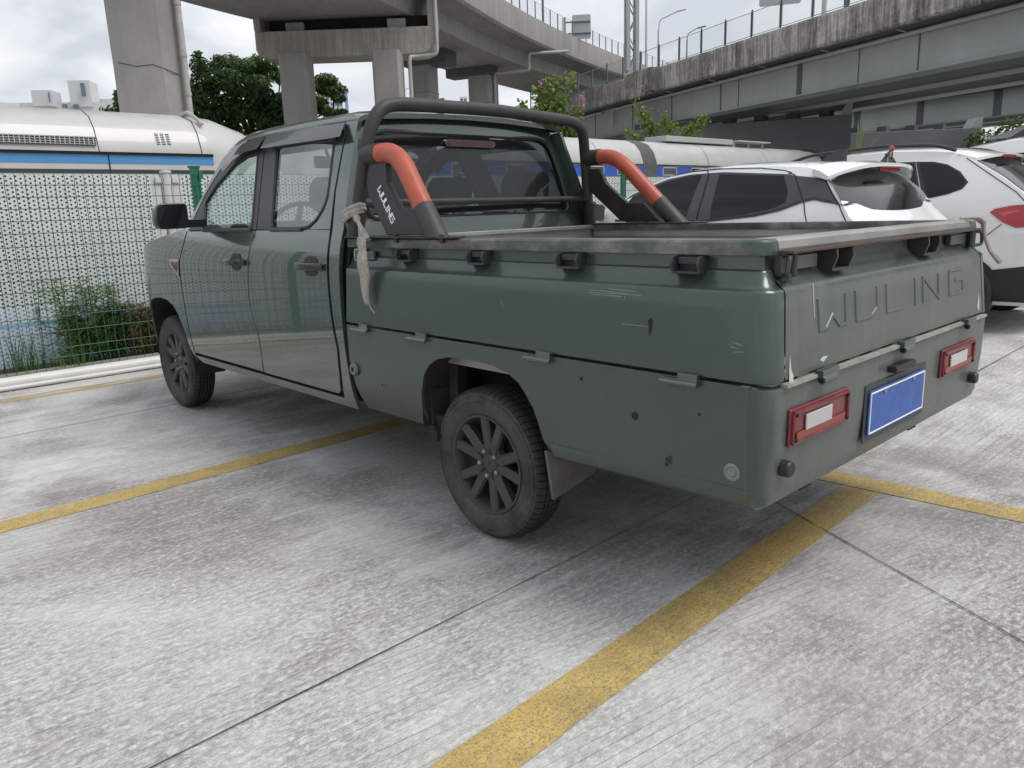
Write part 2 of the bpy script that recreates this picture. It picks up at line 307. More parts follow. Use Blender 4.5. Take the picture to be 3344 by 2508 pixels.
M = dict(
    paint=m_paint('green_paint', False), bedpaint=m_paint('dull_green_paint', True), worn=m_paint_worn_lit(), rail=m_rail(), steel=m_steel(), ground=m_ground(), line=m_line(), line_faded=m_line_faded(),
    conc=m_concrete("bridge_concrete", (0.20, 0.193, 0.182), (0.35, 0.34, 0.325), 0.55),
    conc_old=m_stained("stained_concrete", (0.085, 0.08, 0.074), (0.54, 0.515, 0.47)), conc_beam=m_stained("weathered_beam_concrete", (0.26, 0.243, 0.215), (0.44, 0.415, 0.375)),
    conc_pier=m_concrete("pier_concrete", (0.24, 0.235, 0.22), (0.37, 0.36, 0.345), 0.3),
    girder=m_concrete("grey_green_girder_paint", (0.29, 0.32, 0.305), (0.38, 0.41, 0.395), 0.25),
    wallcon=m_concrete("grey_wall_concrete", (0.15, 0.153, 0.16), (0.20, 0.203, 0.21), 0.3), fencepost=plain("dark_green_post", (0.018, 0.06, 0.05), 0.5),
    darkcon=m_concrete("dark_concrete", (0.085, 0.087, 0.092), (0.13, 0.132, 0.138), 0.3),
    panel=m_panel(), tyre=m_tyre(),
    black=plain("black_plastic", (0.018, 0.018, 0.019), 0.45, var=0.2, scale=20),
    trim=plain("dark_trim", (0.035, 0.036, 0.038), 0.42, var=0.12, scale=12),
    gloss=plain("gloss_black", (0.008, 0.008, 0.009), 0.12, coat=0.5),
    visor=plain("smoked_visor", (0.022, 0.022, 0.023), 0.16, coat=0.6),
    seam=plain("seam_shadow_gap", (0.006, 0.006, 0.006), 0.9),
    barblk=plain("dusty_black_coating", (0.030, 0.029, 0.029), 0.5, var=0.35, scale=9, bump=0.1),
    orange=plain("faded_orange_red_paint", (0.40, 0.082, 0.045), 0.38, var=0.16, scale=10, bump=0.05),
    rim=plain("matt_black_alloy", (0.062, 0.060, 0.060), 0.46, metal=0.2, var=0.2, scale=14),
    chrome=plain("bright_metal", (0.6, 0.6, 0.6), 0.22, metal=0.9),
    zinc=plain("dull_zinc", (0.32, 0.31, 0.29), 0.42, metal=0.6, var=0.25, scale=30),
    under=plain("underbody_dirt", (0.022, 0.02, 0.018), 0.9, var=0.4, scale=7),
    liner=plain("muddy_wheel_liner", (0.022, 0.019, 0.017), 0.9, var=0.45, scale=9, bump=0.2),
    flap=plain("dusty_rubber_flap", (0.11, 0.105, 0.095), 0.8, var=0.3, scale=10),
    red=plain("red_lens", (0.36, 0.012, 0.02), 0.16, coat=0.6),
    dullred=plain("weathered_red_lens", (0.17, 0.022, 0.03), 0.30, var=0.25, scale=14, coat=0.2),
    white_lens=plain("clear_lens", (0.46, 0.45, 0.44), 0.18, coat=0.5),
    plate=plain("blue_plate", (0.035, 0.10, 0.36), 0.45, var=0.3, scale=22), carglass=plain("dark_car_glass", (0.004, 0.005, 0.008), 0.06, spec=0.35), pillar=plain("black_pillar_film", (0.05, 0.052, 0.06), 0.4), brakelens=plain("unlit_brake_lens", (0.07, 0.014, 0.018), 0.3), white=plain("white_mark", (0.8, 0.8, 0.8), 0.5),
    cloth=plain("grey_rag", (0.36, 0.33, 0.30), 0.95, var=0.3, scale=40, bump=0.4),
    pinkcloth=plain("pinkish_strap", (0.40, 0.32, 0.31), 0.9, var=0.2, scale=40),
    seat=plain("seat_fabric", (0.03, 0.029, 0.031), 0.85, var=0.2, scale=20),
    carwhite=plain("white_car_paint", (0.80, 0.81, 0.82), 0.25, coat=0.9), carpearl=plain("pearl_white_paint", (0.74, 0.735, 0.72), 0.25, coat=0.9),
    train=plain("white_coachwork", (0.46, 0.455, 0.445), 0.38, var=0.07, scale=2.0, coat=0.3),
    trainblue=plain("blue_band", (0.07, 0.25, 0.50), 0.35), deepblue=plain("deep_blue_band", (0.035, 0.10, 0.42), 0.35),
    grille=plain("dark_grille", (0.012, 0.012, 0.013), 0.7), bellow=plain("grey_bellows", (0.13, 0.13, 0.13), 0.8, var=0.2, scale=5),
    greenwire=plain("green_wire_coating", (0.012, 0.11, 0.07), 0.45), greenpost=plain("green_post_coating", (0.012, 0.14, 0.075), 0.4),
    pipe=plain("white_pvc", (0.58, 0.575, 0.55), 0.4, var=0.1, scale=6), pipegrey=plain("grey_pvc", (0.40, 0.39, 0.37), 0.5, var=0.15, scale=3),
    kerb=m_concrete("kerb_concrete", (0.16, 0.15, 0.14), (0.3, 0.29, 0.28), 0.2, 3), soil=plain("dark_soil", (0.05, 0.042, 0.033), 1.0, var=0.4, scale=8),
    mast=plain("galvanised_mast", (0.36, 0.38, 0.39), 0.45, metal=0.3), pole=plain("pale_grey_pole", (0.5, 0.51, 0.53), 0.5),
    sign=plain("sign_back", (0.42, 0.43, 0.43), 0.5), bluepost=plain("blue_grey_post", (0.09, 0.12, 0.16), 0.5), wire=plain("grey_wire", (0.3, 0.33, 0.34), 0.5),
    leaf_dark=m_leaf("dark_foliage", (0.020, 0.050, 0.012), (0.055, 0.115, 0.028), 0.2), leaf_mid=m_leaf("mid_foliage", (0.03, 0.07, 0.015), (0.09, 0.15, 0.035), 0.25),
    leaf_light=m_leaf("light_foliage", (0.10, 0.165, 0.025), (0.24, 0.33, 0.075), 0.3), grass=m_leaf("grass_blades", (0.05, 0.10, 0.02), (0.16, 0.22, 0.06), 0.3),
    drygrass=m_leaf("dry_blades", (0.16, 0.09, 0.04), (0.22, 0.15, 0.07), 0.3), flower=plain("pink_petals", (0.55, 0.20, 0.36), 0.7), bark=plain("bark", (0.10, 0.08, 0.06), 0.9, var=0.3, scale=8),
    bldg=m_concrete("pale_render", (0.50, 0.51, 0.52), (0.60, 0.61, 0.62), 0.3, 0.2), bwin=plain("far_window", (0.10, 0.13, 0.17), 0.2), bblue=plain("blue_grey_cladding", (0.20, 0.27, 0.38), 0.4),
    glass_front=m_glass("clear_green_glass", (0.78, 0.90, 0.86), 0.03, dirt=0.02), glass_rear=m_glass("grey_tinted_glass", (0.55, 0.55, 0.57), 0.12, dirt=0.05, f0=0.20),
    glass_back=m_glass("dark_tinted_glass", (0.30, 0.37, 0.38), 0.42, dirt=0.015, f0=0.03), glass_car=m_glass("black_tinted_glass", (0.10, 0.11, 0.13), 0.6), glass_ws=m_glass("windscreen_glass", (0.86, 0.95, 0.92), 0.02),
    chip=plain("bare_metal_chip", (0.55, 0.50, 0.44), 0.6), scratch=plain("scratched_paint", (0.26, 0.30, 0.275), 0.6),
    mirror=plain("mirror_glass", (0.35, 0.37, 0.38), 0.05, metal=0.9),
)

# ------------------------------------------------------------------ mesh helpers
class MB:
    def __init__(s): s.v = []; s.f = []
    def add(s, verts, faces):
        o = len(s.v); s.v += [tuple(q) for q in verts]; s.f += [tuple(i + o for i in f) for f in faces]
        return s
    def box(s, c, size, rot=None):
        hx, hy, hz = (q / 2 for q in size)
        vs = [Vector((x, y, z)) for x in (-hx, hx) for y in (-hy, hy) for z in (-hz, hz)]
        if rot is not None: vs = [rot @ q for q in vs]
        c = Vector(c)
        return s.add([q + c for q in vs], [(0, 1, 3, 2), (4, 6, 7, 5), (0, 4, 5, 1), (2, 3, 7, 6), (0, 2, 6, 4), (1, 5, 7, 3)])
    def hexa(s, a, b):      # two quads of 4 points each, joined
        n = len(a)
        return s.add(list(a) + list(b), [tuple(range(n))[::-1], tuple(range(n, 2 * n))] + [(i, (i + 1) % n, n + (i + 1) % n, n + i) for i in range(n)])
    def tube(s, pts, r, n=10, caps=True):
        pts = [Vector(q) for q in pts]; k = len(pts)
        rs = r if isinstance(r, (list, tuple)) else [r] * k
        rings = []; up = None
        for i in range(k):
            d = (pts[min(i + 1, k - 1)] - pts[max(i - 1, 0)])
            if d.length < 1e-9: d = Vector((0, 0, 1))
            d.normalize()
            if up is None:
                up = Vector((0, 0, 1)) if abs(d.z) < 0.9 else Vector((1, 0, 0))
            a = d.cross(up)
            if a.length < 1e-6: a = d.cross(Vector((1, 0.3, 0)))
            a.normalize(); b = a.cross(d).normalized(); up = b
            rings.append([pts[i] + rs[i] * (math.cos(2 * PI * j / n) * a + math.sin(2 * PI * j / n) * b) for j in range(n)])
        return s.loft(rings, closed=True, caps=caps)
    def loft(s, rings, closed=True, caps=True):
        n = len(rings[0]); vs = [q for rg in rings for q in rg]; fs = []
        for i in range(len(rings) - 1):
            for j in range(n if closed else n - 1):
                a = i * n + j; b = i * n + (j + 1) % n
                fs.append((a, b, b + n, a + n))
        if caps and closed:
            fs.append(tuple(range(n))[::-1]); fs.append(tuple((len(rings) - 1) * n + j for j in range(n)))
        return s.add(vs, fs)
    def prism(s, poly, d):     # poly: 3-D points, d: extrusion vector
        d = Vector(d); a = [Vector(q) for q in poly]; b = [q + d for q in a]
        return s.hexa(a, b)
    def lathe(s, prof, axis='x', c=(0, 0, 0), n=48, closed=False):   # prof: (along, radius)
        c = Vector(c); rings = []
        for j in range(n):
            t = 2 * PI * j / n; rg = []
            for (a, r) in prof:
                if axis == 'x': q = Vector((a, r * math.cos(t), r * math.sin(t)))
                elif axis == 'y': q = Vector((r * math.sin(t), a, r * math.cos(t)))
                else: q = Vector((r * math.cos(t), r * math.sin(t), a))
                rg.append(c + q)
            rings.append(rg)
        k = len(prof); vs = [q for rg in rings for q in rg]; fs = []
        for j in range(n):
            j2 = (j + 1) % n
            for i in range(k - 1): fs.append((j * k + i, j2 * k + i, j2 * k + i + 1, j * k + i + 1))
        return s.add(vs, fs)
    def quad(s, a, b, c, d): return s.add([a, b, c, d], [(0, 1, 2, 3)])
    def build(s, name, mat, parent=None, smooth=0.55, bevel=0.0, loc=None, seg=2, recalc=True):
        me = bpy.data.meshes.new(name); me.from_pydata(s.v, [], s.f); me.validate(); me.update()
        return finish(name, me, mat, parent, smooth, bevel, loc, seg, recalc)

def finish(name, me, mat, parent=None, smooth=0.55, bevel=0.0, loc=None, seg=2, recalc=True):
    if recalc:
        bm = bmesh.new(); bm.from_mesh(me); bmesh.ops.recalc_face_normals(bm, faces=bm.faces); bm.to_mesh(me); bm.free()
    if smooth:
        me.polygons.foreach_set("use_smooth", [True] * len(me.polygons)); me.set_sharp_from_angle(angle=smooth)
    me.materials.append(mat)
    o = bpy.data.objects.new(name, me); COL.objects.link(o)
    if loc is not None: o.location = loc
    if parent is not None: o.parent = parent
    if bevel > 0:
        b = o.modifiers.new("bevel", 'BEVEL'); b.width = bevel; b.segments = seg; b.harden_normals = bool(smooth); b.limit_method = 'ANGLE'; b.angle_limit = 0.6
    return o

def tag(o, label, cat, group=None, kind=None):
    if label: o["label"] = label
    if cat: o["category"] = cat
    if group: o["group"] = group
    if kind: o["kind"] = kind
    return o
def thing(name, label, cat, loc=(0, 0, 0), group=None, rz=0.0):
    o = bpy.data.objects.new(name, None); COL.objects.link(o); o.location = loc; o.rotation_euler = (0, 0, rz); o.empty_display_size = 0.2
    return tag(o, label, cat, group)
def struct(o): o["kind"] = "structure"; return o
def copy_tree(o, parent=None):
    c = o.copy(); COL.objects.link(c); c.parent = parent
    for ch in list(o.children): copy_tree(ch, c)
    return c

def shrink(poly, g):
    """inset a 2-D polygon by g"""
    n = len(poly); a = sum(poly[i][0] * poly[(i + 1) % n][1] - poly[(i + 1) % n][0] * poly[i][1] for i in range(n))
    sg = 1 if a > 0 else -1; res = []
    for i in range(n):
        p0, p1, p2 = (Vector(poly[(i - 1) % n]), Vector(poly[i]), Vector(poly[(i + 1) % n]))
        e1 = (p1 - p0).normalized(); e2 = (p2 - p1).normalized()
        n1 = Vector((-e1.y, e1.x)) * sg; n2 = Vector((-e2.y, e2.x)) * sg
        b = n1 + n2
        if b.length < 1e-6: b = n1
        b.normalize(); k = max(0.35, b.dot(n1)); q = p1 + b * (g / k); res.append((q.x, q.y))
    return res
def rounded(poly, r, k=4):
    """round every corner of a 2-D polygon (r: one radius or a list)"""
    n = len(poly); res = []
    for i in range(n):
        ri = r[i] if isinstance(r, (list, tuple)) else r
        p0, p1, p2 = (Vector(poly[(i - 1) % n]), Vector(poly[i]), Vector(poly[(i + 1) % n]))
        if ri <= 0: res.append(tuple(p1)); continue
        d0 = min(ri, (p0 - p1).length * 0.45); d2 = min(ri, (p2 - p1).length * 0.45)
        a = p1 + (p0 - p1).normalized() * d0; b = p1 + (p2 - p1).normalized() * d2
        for j in range(k + 1):
            t = j / k; q = (1 - t) ** 2 * a + 2 * t * (1 - t) * p1 + t * t * b; res.append((q.x, q.y))
    return res
def gridcut(poly, du, dv):
    """2-D polygon cut into a grid; returns a bmesh in the XY plane"""
    bm = bmesh.new(); bm.faces.new([bm.verts.new((u, v, 0)) for u, v in poly])
    for ax, d in ((0, du), (1, dv)):
        if not d: continue
        lo = min(q[ax] for q in poly); hi = max(q[ax] for q in poly); k = math.floor(lo / d) + 1
        while k * d < hi - 1e-6:
            co = [0, 0, 0]; no = [0, 0, 0]; co[ax] = k * d; no[ax] = 1
            bmesh.ops.bisect_plane(bm, geom=bm.verts[:] + bm.edges[:] + bm.faces[:], dist=1e-5, plane_co=co, plane_no=no); k += 1
    return bm
def panel(name, poly, fmap, mat, parent, du=0.06, dv=0.04, thick=0.012, bev=0.003, gap=0.0, smooth=0.5, out=None):
    """sheet-metal panel: a 2-D outline cut into a grid, laid on the surface fmap(u, v) and given thickness"""
    polys = poly if isinstance(poly[0][0], (tuple, list)) else [poly]
    bm = bmesh.new()
    for pl in polys:
        b = gridcut(shrink(pl, gap) if gap else pl, du, dv)
        me = bpy.data.meshes.new("t"); b.to_mesh(me); b.free(); bm.from_mesh(me); bpy.data.meshes.remove(me)
    bmesh.ops.remove_doubles(bm, verts=bm.verts, dist=1e-4)
    for q in bm.verts: q.co = fmap(q.co.x, q.co.y)
    if len(polys) > 1: bmesh.ops.recalc_face_normals(bm, faces=bm.faces)
    bm.normal_update()
    if out is not None:
        tot = Vector((0, 0, 0))
        for fc in bm.faces: tot += fc.normal * fc.calc_area()
        if tot.dot(Vector(out)) < 0: bmesh.ops.reverse_faces(bm, faces=bm.faces)
    me = bpy.data.meshes.new(name); bm.to_mesh(me); bm.free()
    if smooth:
        me.polygons.foreach_set("use_smooth", [True] * len(me.polygons)); me.set_sharp_from_angle(angle=smooth)
    me.materials.append(mat)
    o = bpy.data.objects.new(name, me); COL.objects.link(o)
    if parent is not None: o.parent = parent
    if thick:
        sd = o.modifiers.new("thickness", 'SOLIDIFY'); sd.thickness = thick; sd.offset = -1
        if bev:
            b = o.modifiers.new("bevel", 'BEVEL'); b.width = bev; b.segments = 2; b.harden_normals = True; b.limit_method = 'ANGLE'; b.angle_limit = 0.9
    return o
def lerp_table(x, xs, ys):
    if x <= xs[0]: return ys[0]
    for i in range(len(xs) - 1):
        if x <= xs[i + 1]:
            t = (x - xs[i]) / (xs[i + 1] - xs[i]); return ys[i] + t * (ys[i + 1] - ys[i])
    return ys[-1]
def smooth_table(x, xs, ys):
    """cubic interpolation through a table"""
    n = len(xs)
    if x <= xs[0]: return ys[0]
    if x >= xs[-1]: return ys[-1]
    for i in range(n - 1):
        if x <= xs[i + 1]: break
    h = xs[i + 1] - xs[i]; t = (x - xs[i]) / h
    sl = lambda j: (ys[min(j + 1, n - 1)] - ys[max(j - 1, 0)]) / (xs[min(j + 1, n - 1)] - xs[max(j - 1, 0)])
    m0, m1 = sl(i) * h, sl(i + 1) * h
    return (2 * t ** 3 - 3 * t ** 2 + 1) * ys[i] + (t ** 3 - 2 * t ** 2 + t) * m0 + (-2 * t ** 3 + 3 * t ** 2) * ys[i + 1] + (t ** 3 - t ** 2) * m1
def arc_path(pts, r, k=6):
    """polyline with rounded bends"""
    pts = [Vector(q) for q in pts]; res = [pts[0]]
    for i in range(1, len(pts) - 1):
        a, b, c = pts[i - 1], pts[i], pts[i + 1]
        d0 = min(r, (a - b).length * 0.48); d1 = min(r, (c - b).length * 0.48)
        s, e = b + (a - b).normalized() * d0, b + (c - b).normalized() * d1
        for j in range(k + 1):
            t = j / k; res.append((1 - t) ** 2 * s + 2 * t * (1 - t) * b + t * t * e)
    res.append(pts[-1]); return res
# ================================================================== ground and markings
b = MB(); n = 2
b.quad((-60, -60, 0), (900, -60, 0), (900, 900, 0), (-60, 900, 0)); b.v[0:4] = [(-400, -400, 0), (900, -400, 0), (900, 900, 0), (-400, 900, 0)]
struct(b.build("ground", M['ground'], smooth=0))
def sheet(name, polys, z, mat):
    b = MB()
    for pl in polys: b.add([(x, y, z) for x, y in pl], [tuple(range(len(pl)))])
    return struct(b.build(name, mat, smooth=0))
rs = random.Random(3)
def wobble_strip(p0, p1, w, k=40, amp=0.0035):
    p0, p1 = Vector(p0), Vector(p1); d = (p1 - p0).normalized(); nn = Vector((-d.y, d.x)); up, dn = [], []
    for i in range(k + 1):
        q = p0 + (p1 - p0) * i / k; up.append(tuple(q + nn * (w / 2 + rs.uniform(-amp, amp)))); dn.append(tuple(q - nn * (w / 2 + rs.uniform(-amp, amp))))
    return up + dn[::-1]
sheet("parking_line", [wobble_strip((-9, 2.49), (0.535, 2.805), 0.150, 60)], 0.002, M['line'])
sheet("parking_line", [wobble_strip((-9.0, -0.085), (0.618, 0.352), 0.150, 60)], 0.002, M['line'])
sheet("parking_line", [wobble_strip((0.52, 3.4), (0.735, -0.22), 0.150, 30), ], 0.0025, M['line'])
sheet("parking_line", [wobble_strip((0.735, -0.22), (0.95, -3.8), 0.150, 30)], 0.0025, M['line'])
sheet("faded_line", [wobble_strip((-9, 5.52), (9, 5.38), 0.17, 60, 0.015)], 0.0025, M['line_faded'])
b = MB()
for p0, p1 in (((-9, 0.635), (0.30, 0.818)), ((0.33, 0.722), (-0.53, -1.028))):
    b.add([(x, y, 0.0045) for x, y in wobble_strip(p0, p1, 0.0042, 60, 0.0014)], [tuple(range(122))])
for p0, p1 in (((2.5, 0.70), (14, 0.96)), ((-9, 4.15), (1.6, 4.4))):
    b.add([(x, y, 0.004) for x, y in wobble_strip(p0, p1, 0.006, 60, 0.0015)], [tuple(range(122))])
struct(b.build("slab_joint", plain("joint_filler", (0.018, 0.018, 0.018), 0.9), smooth=0))

# kerb and white pipe under the fence
b = MB(); b.loft([[Vector((x, y, z)) for y, z in ((5.93, 0.0), (5.93, 0.05), (5.95, 0.06), (6.28, 0.06), (6.28, 0.0))] for x in (-14, 0, 22)]); struct(b.build("kerb", M['kerb']))
b = MB(); b.tube([(-14 + 0.6 * i, 5.885 - 0.004 * i * 0.25, 0.052) for i in range(62)], 0.047, 14); b.tube([(-14 + 0.6 * i, 5.838 - 0.001 * i, 0.022) for i in range(62)], 0.018, 10)
tag(b.build("drain_pipe", M['pipe'], smooth=0.9), "long white plastic pipe lying along the kerb below the green fence", "pipe")
b = MB(); b.quad((-14, 6.28, 0.03), (22, 6.28, 0.03), (22, 7.4, 0.03), (-14, 7.4, 0.03)); struct(b.build("planting_bed", M['soil'], smooth=0))

# ================================================================== green welded-mesh fence
fence = thing("mesh_fence", "green welded wire mesh fence running along the kerb in front of the white perforated sheets", "fence", (0, 6.12, 0))
ZW = [0.06, 0.16, 0.235, 0.37, 0.49, 0.605, 0.70, 0.79, 0.856, 0.957, 1.051, 1.151, 1.245, 1.338, 1.426, 1.518, 1.608]
def fold(z):
    for c in (0.115, 1.562): 
        if abs(z - c) < 0.05: return -0.03 * (1 - abs(z - c) / 0.05)
    return 0.0
zs = [0.03, 0.06, 0.115, 0.165, 0.5, 1.0, 1.5, 1.512, 1.562, 1.612]
posts_x = [-11.77 + 3.0 * i for i in range(11)]
for i in range(10):
    x0, x1 = posts_x[i], posts_x[i + 1]; b = MB(); far = i > 6
    k = int((x1 - x0) / 0.0695)
    for j in range(k + 1):
        x = x0 + 0.02 + (x1 - x0 - 0.04) * j / k
        b.tube([(x, fold(z), z) for z in zs], 0.0026, 4, caps=False)
    for z in ZW: b.tube([(x0, -0.004 + fold(z), z), (x1, -0.004 + fold(z), z)], 0.0030, 4, caps=False)
    b.build("wire_panel", M['greenwire'], fence, smooth=0.9)
for x in posts_x:
    b = MB(); b.loft([[Vector((x + u, 0.03 + v, z)) for u, v in ((-0.038, -0.025), (0.038, -0.025), (0.042, 0.0), (0.030, 0.03), (-0.030, 0.03), (-0.042, 0.0))] for z in (0.0, 1.665)])
    for z in (1.60, 1.30, 0.95, 0.6, 0.25): b.box((x + 0.04, 0.0, z), (0.035, 0.03, 0.07))
    b.box((x, 0.03, 1.672), (0.09, 0.065, 0.018)); b.build("post", M['greenpost'], fence, bevel=0.002)

# ================================================================== perforated white hoarding
hoard = thing("hoarding", "white perforated sheet hoarding standing behind the green wire fence", "hoarding", (0, 6.75, 0))
xs = [-12.4, -9.4, -6.4, -3.4, 0.10]; e = 0.10
while e < 20: e += 3.0; xs.append(e)
xs2 = [-11.81 + 3.0 * i for i in range(12)]
px = [x for x in xs2]
for i in range(len(px) - 1):
    b = MB(); b.box(((px[i] + px[i + 1]) / 2, 0, 0.83), (px[i + 1] - px[i] - 0.27, 0.012, 1.60)); sh_ = b.build("sheet", M['panel'], hoard, smooth=0)
    for xe in (px[i] + 0.095, px[i + 1] - 0.095): b = MB(); b.box((xe, 0.0, 0.83), (0.08, 0.016, 1.60)); b.build("plain_edge", M['pipe'], sh_, smooth=0)
for x in px:
    b = MB(); b.tube([(x, -0.01, 0.0), (x, -0.01, 1.655)], [0.047, 0.047], 14); b.lathe([(1.655, 0.052), (1.672, 0.05), (1.680, 0.0)], 'z', (x, -0.01, 0), 14); b.build("sheet_post", M['pipe'], hoard)
    for sg in (-1, 1):
        b = MB(); b.box((x + sg * 0.082, -0.02, 1.585), (0.062, 0.014, 0.045)); b.build("clip", M['pipe'], hoard, bevel=0.003)
b = MB(); b.box((4, 0.02, 1.638), (34, 0.02, 0.012)); b.build("top_edge", M['pipe'], hoard, smooth=0)

# ================================================================== planting between fence and sheets
def blades(name, cx, cy, n, h, spread, mat, seed, lab, cat="plant", wid=0.006, z0=0.03, group=None, droop=0.5):
    r = random.Random(seed); b = MB()
    for i in range(n):
        a = r.uniform(0, 2 * PI); q = r.random() ** 0.6; bx, by = cx + spread * 0.5 * q * math.cos(a), cy + min(spread * 0.5, 0.2) * q * math.sin(a)
        hh = h * r.uniform(0.35, 1.0); la = r.uniform(0, 2 * PI); ln = hh * r.uniform(0.15, droop); w = wid * r.uniform(0.6, 1.3)
        pts = []
        for t in (0, 0.35, 0.7, 0.9, 1.0):
            zz = z0 + hh * (t - 0.28 * droop * t ** 3); pts.append(Vector((bx + ln * t * t * math.cos(la), by + 0.5 * ln * t * t * math.sin(la), zz)))
        s_ = Vector((-math.sin(la), math.cos(la), 0)); o = len(b.v)
        for t, q_ in zip((1, 0.9, 0.7, 0.4, 0.08), pts): b.v += [tuple(q_ + s_ * w * t), tuple(q_ - s_ * w * t)]
        for k in range(4): b.f.append((o + 2 * k, o + 2 * k + 1, o + 2 * k + 3, o + 2 * k + 2))
    return tag(b.build(name, mat, None, smooth=0, recalc=False), lab, cat, group)
def feathery(cx, cy, h, n, seed, lab, mat, dens=60, sp=0.16):
    n = int(n * 1.7); dens = int(dens * 1.3)
    """reed stems with feathery tufts"""
    root = thing("feathery_plant", lab, "plant", (cx, cy, 0.03)); r = random.Random(seed); st = MB(); lf = MB()
    for i in range(n):
        x0 = r.gauss(0, sp); y0 = r.gauss(0, 0.05); hh = h * r.uniform(0.45, 1.0); lx = r.gauss(0, 0.07)
        st.tube([(x0, y0, 0), (x0 + lx * 0.4, y0, hh * 0.6), (x0 + lx, y0, hh)], 0.003, 4)
        for k in range(dens):
            t = r.uniform(0.15, 1.0); c = Vector((x0 + lx * t, y0, hh * t)); a = r.uniform(0, 2 * PI); l = r.uniform(0.05, 0.13) * (0.6 + t * 0.6); w = 0.0032
            d = Vector((math.cos(a), 0.6 * math.sin(a), r.uniform(-0.1, 0.6))).normalized(); m_ = c + d * l * 0.6; e_ = c + d * l + Vector((0, 0, -0.35 * l)); s_ = d.cross(Vector((0, 0, 1))).normalized() * w + Vector((0, 0, w * 0.6)); o = len(lf.v)
            lf.v += [tuple(c + s_), tuple(c - s_), tuple(m_ + s_), tuple(m_ - s_), tuple(e_)]; lf.f += [(o, o + 1, o + 3, o + 2), (o + 2, o + 3, o + 4)]
    st.build("stem", M['grass'], root, smooth=0.9); lf.build("foliage", mat, root, smooth=0, recalc=False); return root
feathery(-0.74, 6.40, 0.78, 16, 1, "tall feathery green plant behind the fence left of the truck's nose", M['grass'], 75)
feathery(-0.52, 6.44, 0.55, 16, 2, "lower dark feathery plant right beside the tall feathery one", M['leaf_mid'], 80, 0.13)
feathery(-0.22, 6.40, 0.50, 16, 3, "dry brown tipped plant nearest the truck's front wheel behind the fence", M['drygrass'], 70, 0.12)
feathery(-0.10, 6.45, 0.42, 14, 5, "dark green bushy plant hidden partly by the truck's front wing", M['leaf_mid'], 80, 0.14)
blades("grass_clump", -1.26, 6.42, 46, 0.46, 0.22, M['grass'], 5, "thin upright grass clump at the far left behind the fence", wid=0.004)
blades("grass_clump", -0.95, 6.32, 60, 0.22, 0.34, M['grass'], 6, "short grass tuft at the fence foot between the clump and the tall plant", wid=0.004)
b_ = blades("low_weeds", 1.5, 6.5, 1500, 0.20, 20.0, M['leaf_mid'], 8, None, None, wid=0.005); b_["kind"] = "stuff"

# ================================================================== white articulated trains behind the sheets
TY = 12.5
def car_section(x0, x1, nose0=0.0, nose1=0.0):
    """curved-roof body shell: cross-section lofted along x, with optional rounded ends"""
    sec = [(0.0, 0.35), (0.0, 1.9), (0.0, 2.30), (0.03, 2.42), (0.12, 2.65), (0.30, 2.85), (0.62, 2.98), (1.2, 3.04)]
    sec = sec + [(2.4 - a, z) for a, z in sec[::-1][1:]]
    st = [(x0, 1.0)] if nose0 == 0 else [(x0 + nose0 * q, f_) for q, f_ in ((0, 0.70), (0.12, 0.80), (0.35, 0.91), (0.7, 0.985), (1, 1.0))]
    st += [(x1, 1.0)] if nose1 == 0 else [(x1 - nose1 * q, f_) for q, f_ in ((1, 1.0), (0.7, 0.985), (0.35, 0.91), (0.12, 0.80), (0, 0.70))]
    rg = []
    for x, f_ in st: rg.append([Vector((x, TY + 1.2 + (a - 1.2) * (0.55 + 0.45 * f_), 0.35 + (z - 0.35) * (f_ if z > 1.5 else 1))) for a, z in sec])
    b = MB(); b.loft(rg, closed=True, caps=True); return b
def band(nm, x0, x1, z0, z1, mat, par, proud=0.006):
    b = MB(); b.box(((x0 + x1) / 2, TY - proud / 2 - 0.001, (z0 + z1) / 2), (x1 - x0, proud, z1 - z0)); return b.build(nm, mat, par, smooth=0)
tr1 = thing("train", "white train with rounded roof end and light blue band at the left", "train", (0, 0, 0))
car_section(-14, 4.5, 0, 1.7).build("body", M['train'], tr1, smooth=0.7)
band("blue_stripe", -14, 3.08, 2.125, 2.257, M['trainblue'], tr1); band("gutter", -14, 3.08, 2.258, 2.30, M['seam'], tr1, 0.03); band("dark_window_band", -14, 3.08, 0.9, 2.035, M['gloss'], tr1); band("skirt", -14, 3.08, 0.36, 0.86, M['deepblue'], tr1)
def roof_strip(x, par, nm="panel_seam", w=0.012):
    b = MB(); pts = [(0.0, 2.30), (0.03, 2.42), (0.12, 2.65), (0.30, 2.85), (0.62, 2.98), (1.2, 3.04)]
    q = [Vector((0, TY + a - 0.004, z + 0.004)) for a, z in pts]; rg = [[p_ + Vector((x - w / 2 + 0.16 * (2.92 - p_.z) * 0, 0, 0)), p_ + Vector((x + w / 2, 0, 0))] for p_ in q]
    b.loft(rg, closed=False); return b.build(nm, M['seam'], par, smooth=0)
roof_strip(1.30, tr1); roof_strip(2.90, tr1)
for x in (1.42,): band("panel_seam", x - 0.008, x + 0.008, 1.99, 2.262, M['seam'], tr1, 0.012)
b = MB(); b.box((-1.38, TY + 0.012, 2.455), (5.3, 0.05, 0.125)); gr_ = b.build("grille", M['grille'], tr1)
b = MB()
for k in range(80): b.box((-3.98 + k * 0.066, TY - 0.016, 2.455), (0.012, 0.006, 0.12))
for k in range(4): b.box((-1.38, TY - 0.016, 2.407 + k * 0.034), (5.3, 0.006, 0.008))
b.build("grille_bars", M['pipe'], gr_, smooth=0)
